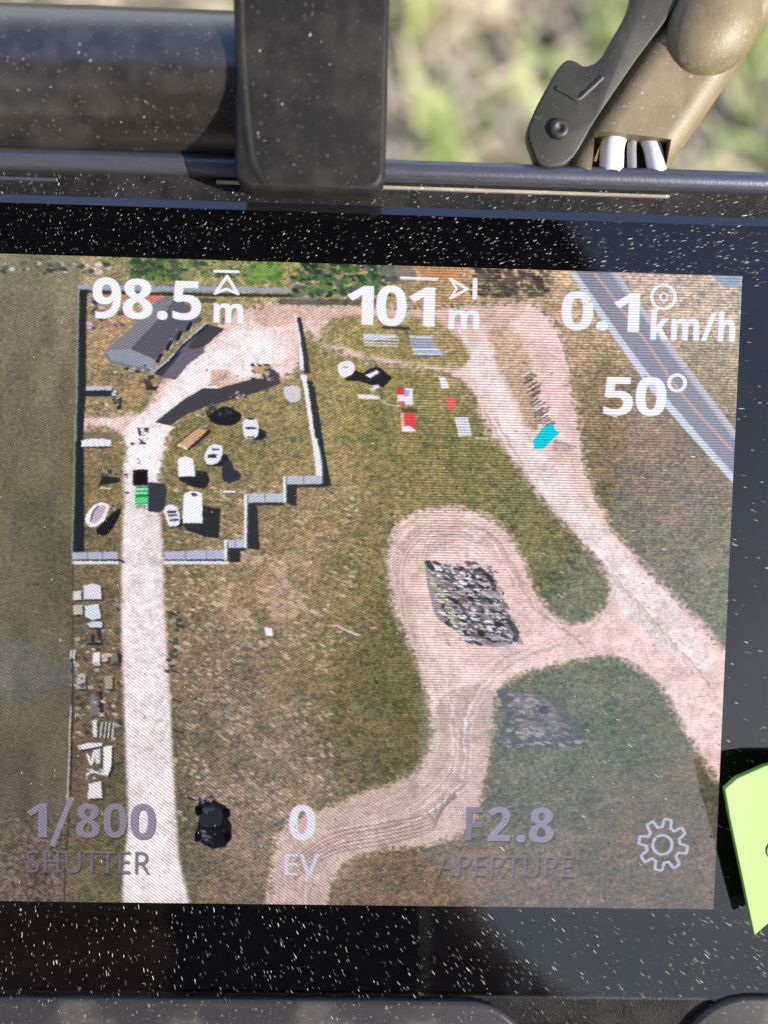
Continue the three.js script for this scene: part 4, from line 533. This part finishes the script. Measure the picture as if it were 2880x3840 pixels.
{
  const skin = [0.42, 0.25, 0.18], shirt = [0.045, 0.026, 0.02], jeans = [0.03, 0.035, 0.055], boot = [0.05, 0.035, 0.025];
  const rw = fromLens(-102, -128, 40), lw = toWorld(92, -22, -6);
  const body = [
    [[0, 0.3, 0.66], [0, 0.46, 0.6], 0.15, 0.14, shirt], [[0, 0.46, 0.6], [0, 0.72, 0.47], 0.145, 0.13, shirt], [[-0.15, 0.77, 0.45], [0.07, 0.66, 0.49], 0.12, 0.115, shirt],
    [[0, 0.76, 0.45], [0.04, 0.89, 0.36], 0.06, 0.055, skin],
    [[-0.23, 0.83, 0.42], [-0.33, 0.56, 0.34], 0.066, 0.046, shirt], [[-0.33, 0.56, 0.34], rw, 0.043, 0.028, skin],
    [[0.13, 0.67, 0.48], [0.33, 0.5, 0.34], 0.062, 0.046, shirt], [[0.33, 0.5, 0.34], lw, 0.043, 0.028, skin],
    [[0.1, 0.27, 0.66], [0.24, 0.46, 0.28], 0.095, 0.065, jeans], [[0.24, 0.46, 0.28], [0.2, 0.1, 0.5], 0.062, 0.042, jeans], [[0.2, 0.05, 0.52], [0.22, 0.04, 0.3], 0.05, 0.038, boot],
    [[-0.1, 0.27, 0.66], [-0.24, 0.44, 0.3], 0.095, 0.065, jeans], [[-0.24, 0.44, 0.3], [-0.2, 0.1, 0.5], 0.062, 0.042, jeans], [[-0.2, 0.05, 0.52], [-0.22, 0.04, 0.3], 0.05, 0.038, boot],
  ];
  const DX = -0.05; for (const b of body) for (let e = 0; e < 2; e++) if (b[e] !== rw && b[e] !== lw) b[e] = [b[e][0] + DX, b[e][1], b[e][2]];
  const fwd = new THREE.Vector3(0, -0.74, -0.67).normalize(), up = new THREE.Vector3(0, 0.67, -0.74), hc = new THREE.Vector3(-0.055, 0.985, 0.29);
  const hp = (x, u, f) => new THREE.Vector3(x, 0, 0).addScaledVector(up, u).addScaledVector(fwd, f).add(hc).toArray();
  const head = [[hp(0, 0.03, -0.02), hp(0, 0.03, 0.01), 0.082, 0.078, skin], [hp(0, -0.03, 0.02), hp(0, -0.085, 0.045), 0.066, 0.042, skin], [hp(0, 0.01, 0.085), hp(0, -0.025, 0.108), 0.012, 0.015, skin], [hp(-0.02, -0.062, 0.084), hp(0.02, -0.062, 0.084), 0.011, 0.011, [0.4, 0.17, 0.14]], [hp(-0.03, 0.035, 0.08), hp(0.03, 0.035, 0.08), 0.014, 0.014, skin],
    [hp(0.083, 0.01, -0.005), hp(0.08, -0.03, 0), 0.016, 0.012, skin], [hp(-0.083, 0.01, -0.005), hp(-0.08, -0.03, 0), 0.016, 0.012, skin], [hp(0.031, 0.012, 0.078), hp(0.033, 0.012, 0.078), 0.012, 0.012, [0.5, 0.48, 0.46]], [hp(-0.031, 0.012, 0.078), hp(-0.033, 0.012, 0.078), 0.012, 0.012, [0.5, 0.48, 0.46]], [hp(0, -0.05, -0.03), [-0.03, 0.89, 0.36], 0.055, 0.055, skin]];
  const finger = (base, mid, tip, r) => [[base, mid, r, r * 0.95, skin], [mid, tip, r * 0.95, r * 0.8, skin]];
  // left hand closes on the phone from the side, right hand on the controller's end
  const phoneHand = [[rw, fromLens(-84, -112, 26), 0.026, 0.026, skin], [fromLens(-76, -131, 24), fromLens(-76, -91, 24), 0.016, 0.016, skin]];
  [[-91, 22], [-105, 20], [-119, 20], [-132, 22]].forEach(([y, x]) => phoneHand.push(...finger(fromLens(-76, y, 20), fromLens(-70, y + 2, 2), fromLens(-40 - x + 14, y + 4, 1), 0.0085)));
  phoneHand.push(...finger(fromLens(-78, -89, 28), fromLens(-70, -73, 30), fromLens(-52, -65, 29), 0.0105));
  const gripHand = [[lw, toWorld(80, -22, -12), 0.027, 0.026, skin], [toWorld(78, -42, -14), toWorld(78, -4, -14), 0.016, 0.016, skin]];
  [-4, -17, -30, -42].forEach((y) => gripHand.push(...finger(toWorld(77, y, -20), toWorld(73, y, -39), toWorld(48, y - 2, -40), 0.0088)));
  gripHand.push(...finger(toWorld(77, -2, -6), toWorld(72, 8, 6), toWorld(59, 14, 9), 0.0105));
  const parts = [bodyField(body, [-0.46, -0.02, 0.0], [0.4, 0.98, 0.84], 0.014, 0.035), bodyField(head, [-0.175, 0.83, 0.15], [0.065, 1.11, 0.43], 0.006, 0.012),
    bodyField(phoneHand, [-0.17, 0.46, 0.05], [-0.01, 0.64, 0.23], 0.004, 0.005), bodyField(gripHand, [0.025, 0.42, -0.04], [0.135, 0.56, 0.08], 0.004, 0.005)];
  const person = lit(new THREE.Mesh(mergeGeometries(parts), new THREE.MeshStandardMaterial({ name: 'skin and clothes', vertexColors: true, roughness: 0.85 })));
  person.name = 'person'; tag(person, 'crouching person in dark brown shirt and an added wide brim leaning over the controller with a phone', 'person'); scene.add(person);
  const hair = bodyField([[hp(0, 0.05, -0.03), hp(0, 0.06, 0.0), 0.085, 0.08, skin], [hp(0, 0.02, -0.06), hp(0, -0.04, -0.06), 0.06, 0.045, skin]], [-0.185, 0.84, 0.16], [0.075, 1.12, 0.44], 0.008, 0.02); hair.deleteAttribute('color');
  const hm = lit(new THREE.Mesh(hair, new THREE.MeshStandardMaterial({ name: 'hair', color: new THREE.Color(0.03, 0.02, 0.015), roughness: 0.8 }))); hm.name = 'hair'; person.add(hm);
  // added broad brim, sized to keep sky reflections off the glass
  const prof = [[0, 0.105], [0.05, 0.102], [0.08, 0.085], [0.094, 0.05], [0.1, 0.008], [0.13, 0.0], [0.2, -0.012], [0.244, -0.022], [0.246, -0.026], [0.2, -0.017], [0.13, -0.006], [0.096, 0.0], [0.09, 0.04], [0.07, 0.08], [0, 0.096]].map(([x, y]) => new THREE.Vector2(x, y));
  const added_hat = new THREE.LatheGeometry(prof, 64); added_hat.applyQuaternion(new THREE.Quaternion().setFromUnitVectors(new THREE.Vector3(0, 1, 0), new THREE.Vector3(0, 0.93, -0.1).normalize())); added_hat.translate(-0.075, 1.03, 0.29);
  const hatM = lit(new THREE.Mesh(added_hat, new THREE.MeshStandardMaterial({ name: 'dark felt', color: new THREE.Color(0.03, 0.025, 0.02), roughness: 0.95, side: THREE.DoubleSide }))); hatM.name = 'added_hat'; person.add(hatM);
  const phone = new THREE.Group(); phone.name = 'phone'; phone.position.setFromMatrixPosition(lens); phone.quaternion.setFromRotationMatrix(lens); scene.add(phone); tag(phone, 'black phone held over the controller in the left hand', 'phone');
  const dark = new THREE.MeshPhysicalMaterial({ name: 'phone back', color: new THREE.Color(0.012, 0.012, 0.014), roughness: 0.35 });
  const pb = new RoundedBoxGeometry(77, 158, 8, 5, 3.6); pb.translate(-20, -62, 12); part('phone_body', pb, dark, phone);
  const bump = new RoundedBoxGeometry(26, 52, 3, 4, 1.2); bump.translate(0, -14, 7.2); part('lens_bump', bump, dark, phone);
}

// ------------------------------------------------------------------ dust and lint on the controller
{
  const r = mulberry(909), list = [], o = new THREE.Object3D(), C0 = mm(150, 1500, 0);
  const geo = new THREE.IcosahedronGeometry(1, 1);
  // [box in the controller's millimetres, height of the surface, count, size]
  const lay = (x0, x1, y0, y1, z, n, s, run) => { for (let i = 0; i < n; i++) { const x = x0 + (x1 - x0) * r(), y = y0 + (y1 - y0) * r(); list.push([x, y, typeof z === 'function' ? z(x, y) : z, s * (0.55 + 0.9 * r() * r()), run]); } };
  lay(-60, 48, SY1, GY1, 0.62, 1500, 0.038, 1); lay(-60, 48, GY1 + 1, GY1 + 3.6, 0.28, 700, 0.042, 1); lay(-60, 44, GY0, SY0, 0.62, 1300, 0.042, 1);
  lay(SX0, SX1, SY0, SY1, 0.62, 1700, 0.044, 1); lay(SX1, 50, SY0 - 8, SY1 + 3, 0.62, 380, 0.045, 1); lay(-60, 30, GY0 - 6, GY0, 1.35, 260, 0.045, 1);
  const HY = mm(450, 292, 2)[1], [cx0] = mm(930, 200, 8.3), [cx1] = mm(1420, 300, 8.3), [, cy0] = mm(1200, 670, 8.3);
  lay(cx0, cx1, cy0, cy0 + 19, 8.28, 26, 0.1, 0.1);
  lay(-48, cx0 - 0.8, HY - 6.6, HY + 6.6, (x, y) => -0.5 + Math.sqrt(7.6 ** 2 - (y - HY) ** 2) - 0.03, 170, 0.065, 0.1);
  const placed = [];
  for (const [x, y, z, s, run] of list) {
    const dx = x - C0[0], dy = y - C0[1], far = Math.hypot(dx, dy), a = Math.atan2(dy, dx) + (r() - 0.5) * 0.25, l = s * (1.1 + run * far * 0.075 * (0.4 + 0.9 * r()));
    o.position.set(x, y, z + s * 0.35); o.rotation.set(0, 0, a); o.scale.set(l, s * (0.75 + 0.4 * r()), s * 0.6); o.updateMatrix();
    placed.push(o.matrix.clone());
  }
  const im = new THREE.InstancedMesh(geo, new THREE.MeshStandardMaterial({ name: 'dust', color: 0xffffff, roughness: 1 }), placed.length), c = new THREE.Color(), S3 = new THREE.Matrix4().makeScale(0.001, 0.001, 0.001), full = new THREE.Matrix4().multiplyMatrices(PLACE, S3);
  placed.forEach((m, i) => { im.setMatrixAt(i, new THREE.Matrix4().multiplyMatrices(full, m)); const t = 0.04 + 0.4 * r() ** 3; c.setRGB(t, t * (0.95 + 0.04 * r()), t * (0.88 + 0.12 * r())); im.setColorAt(i, c); });
  im.name = 'dust_specks'; lit(im); tag(im, 'pale specks of dust and lint scattered over the glass and bezel', 'dust', 'stuff'); scene.add(im);
}

renderer.render(scene, camera);
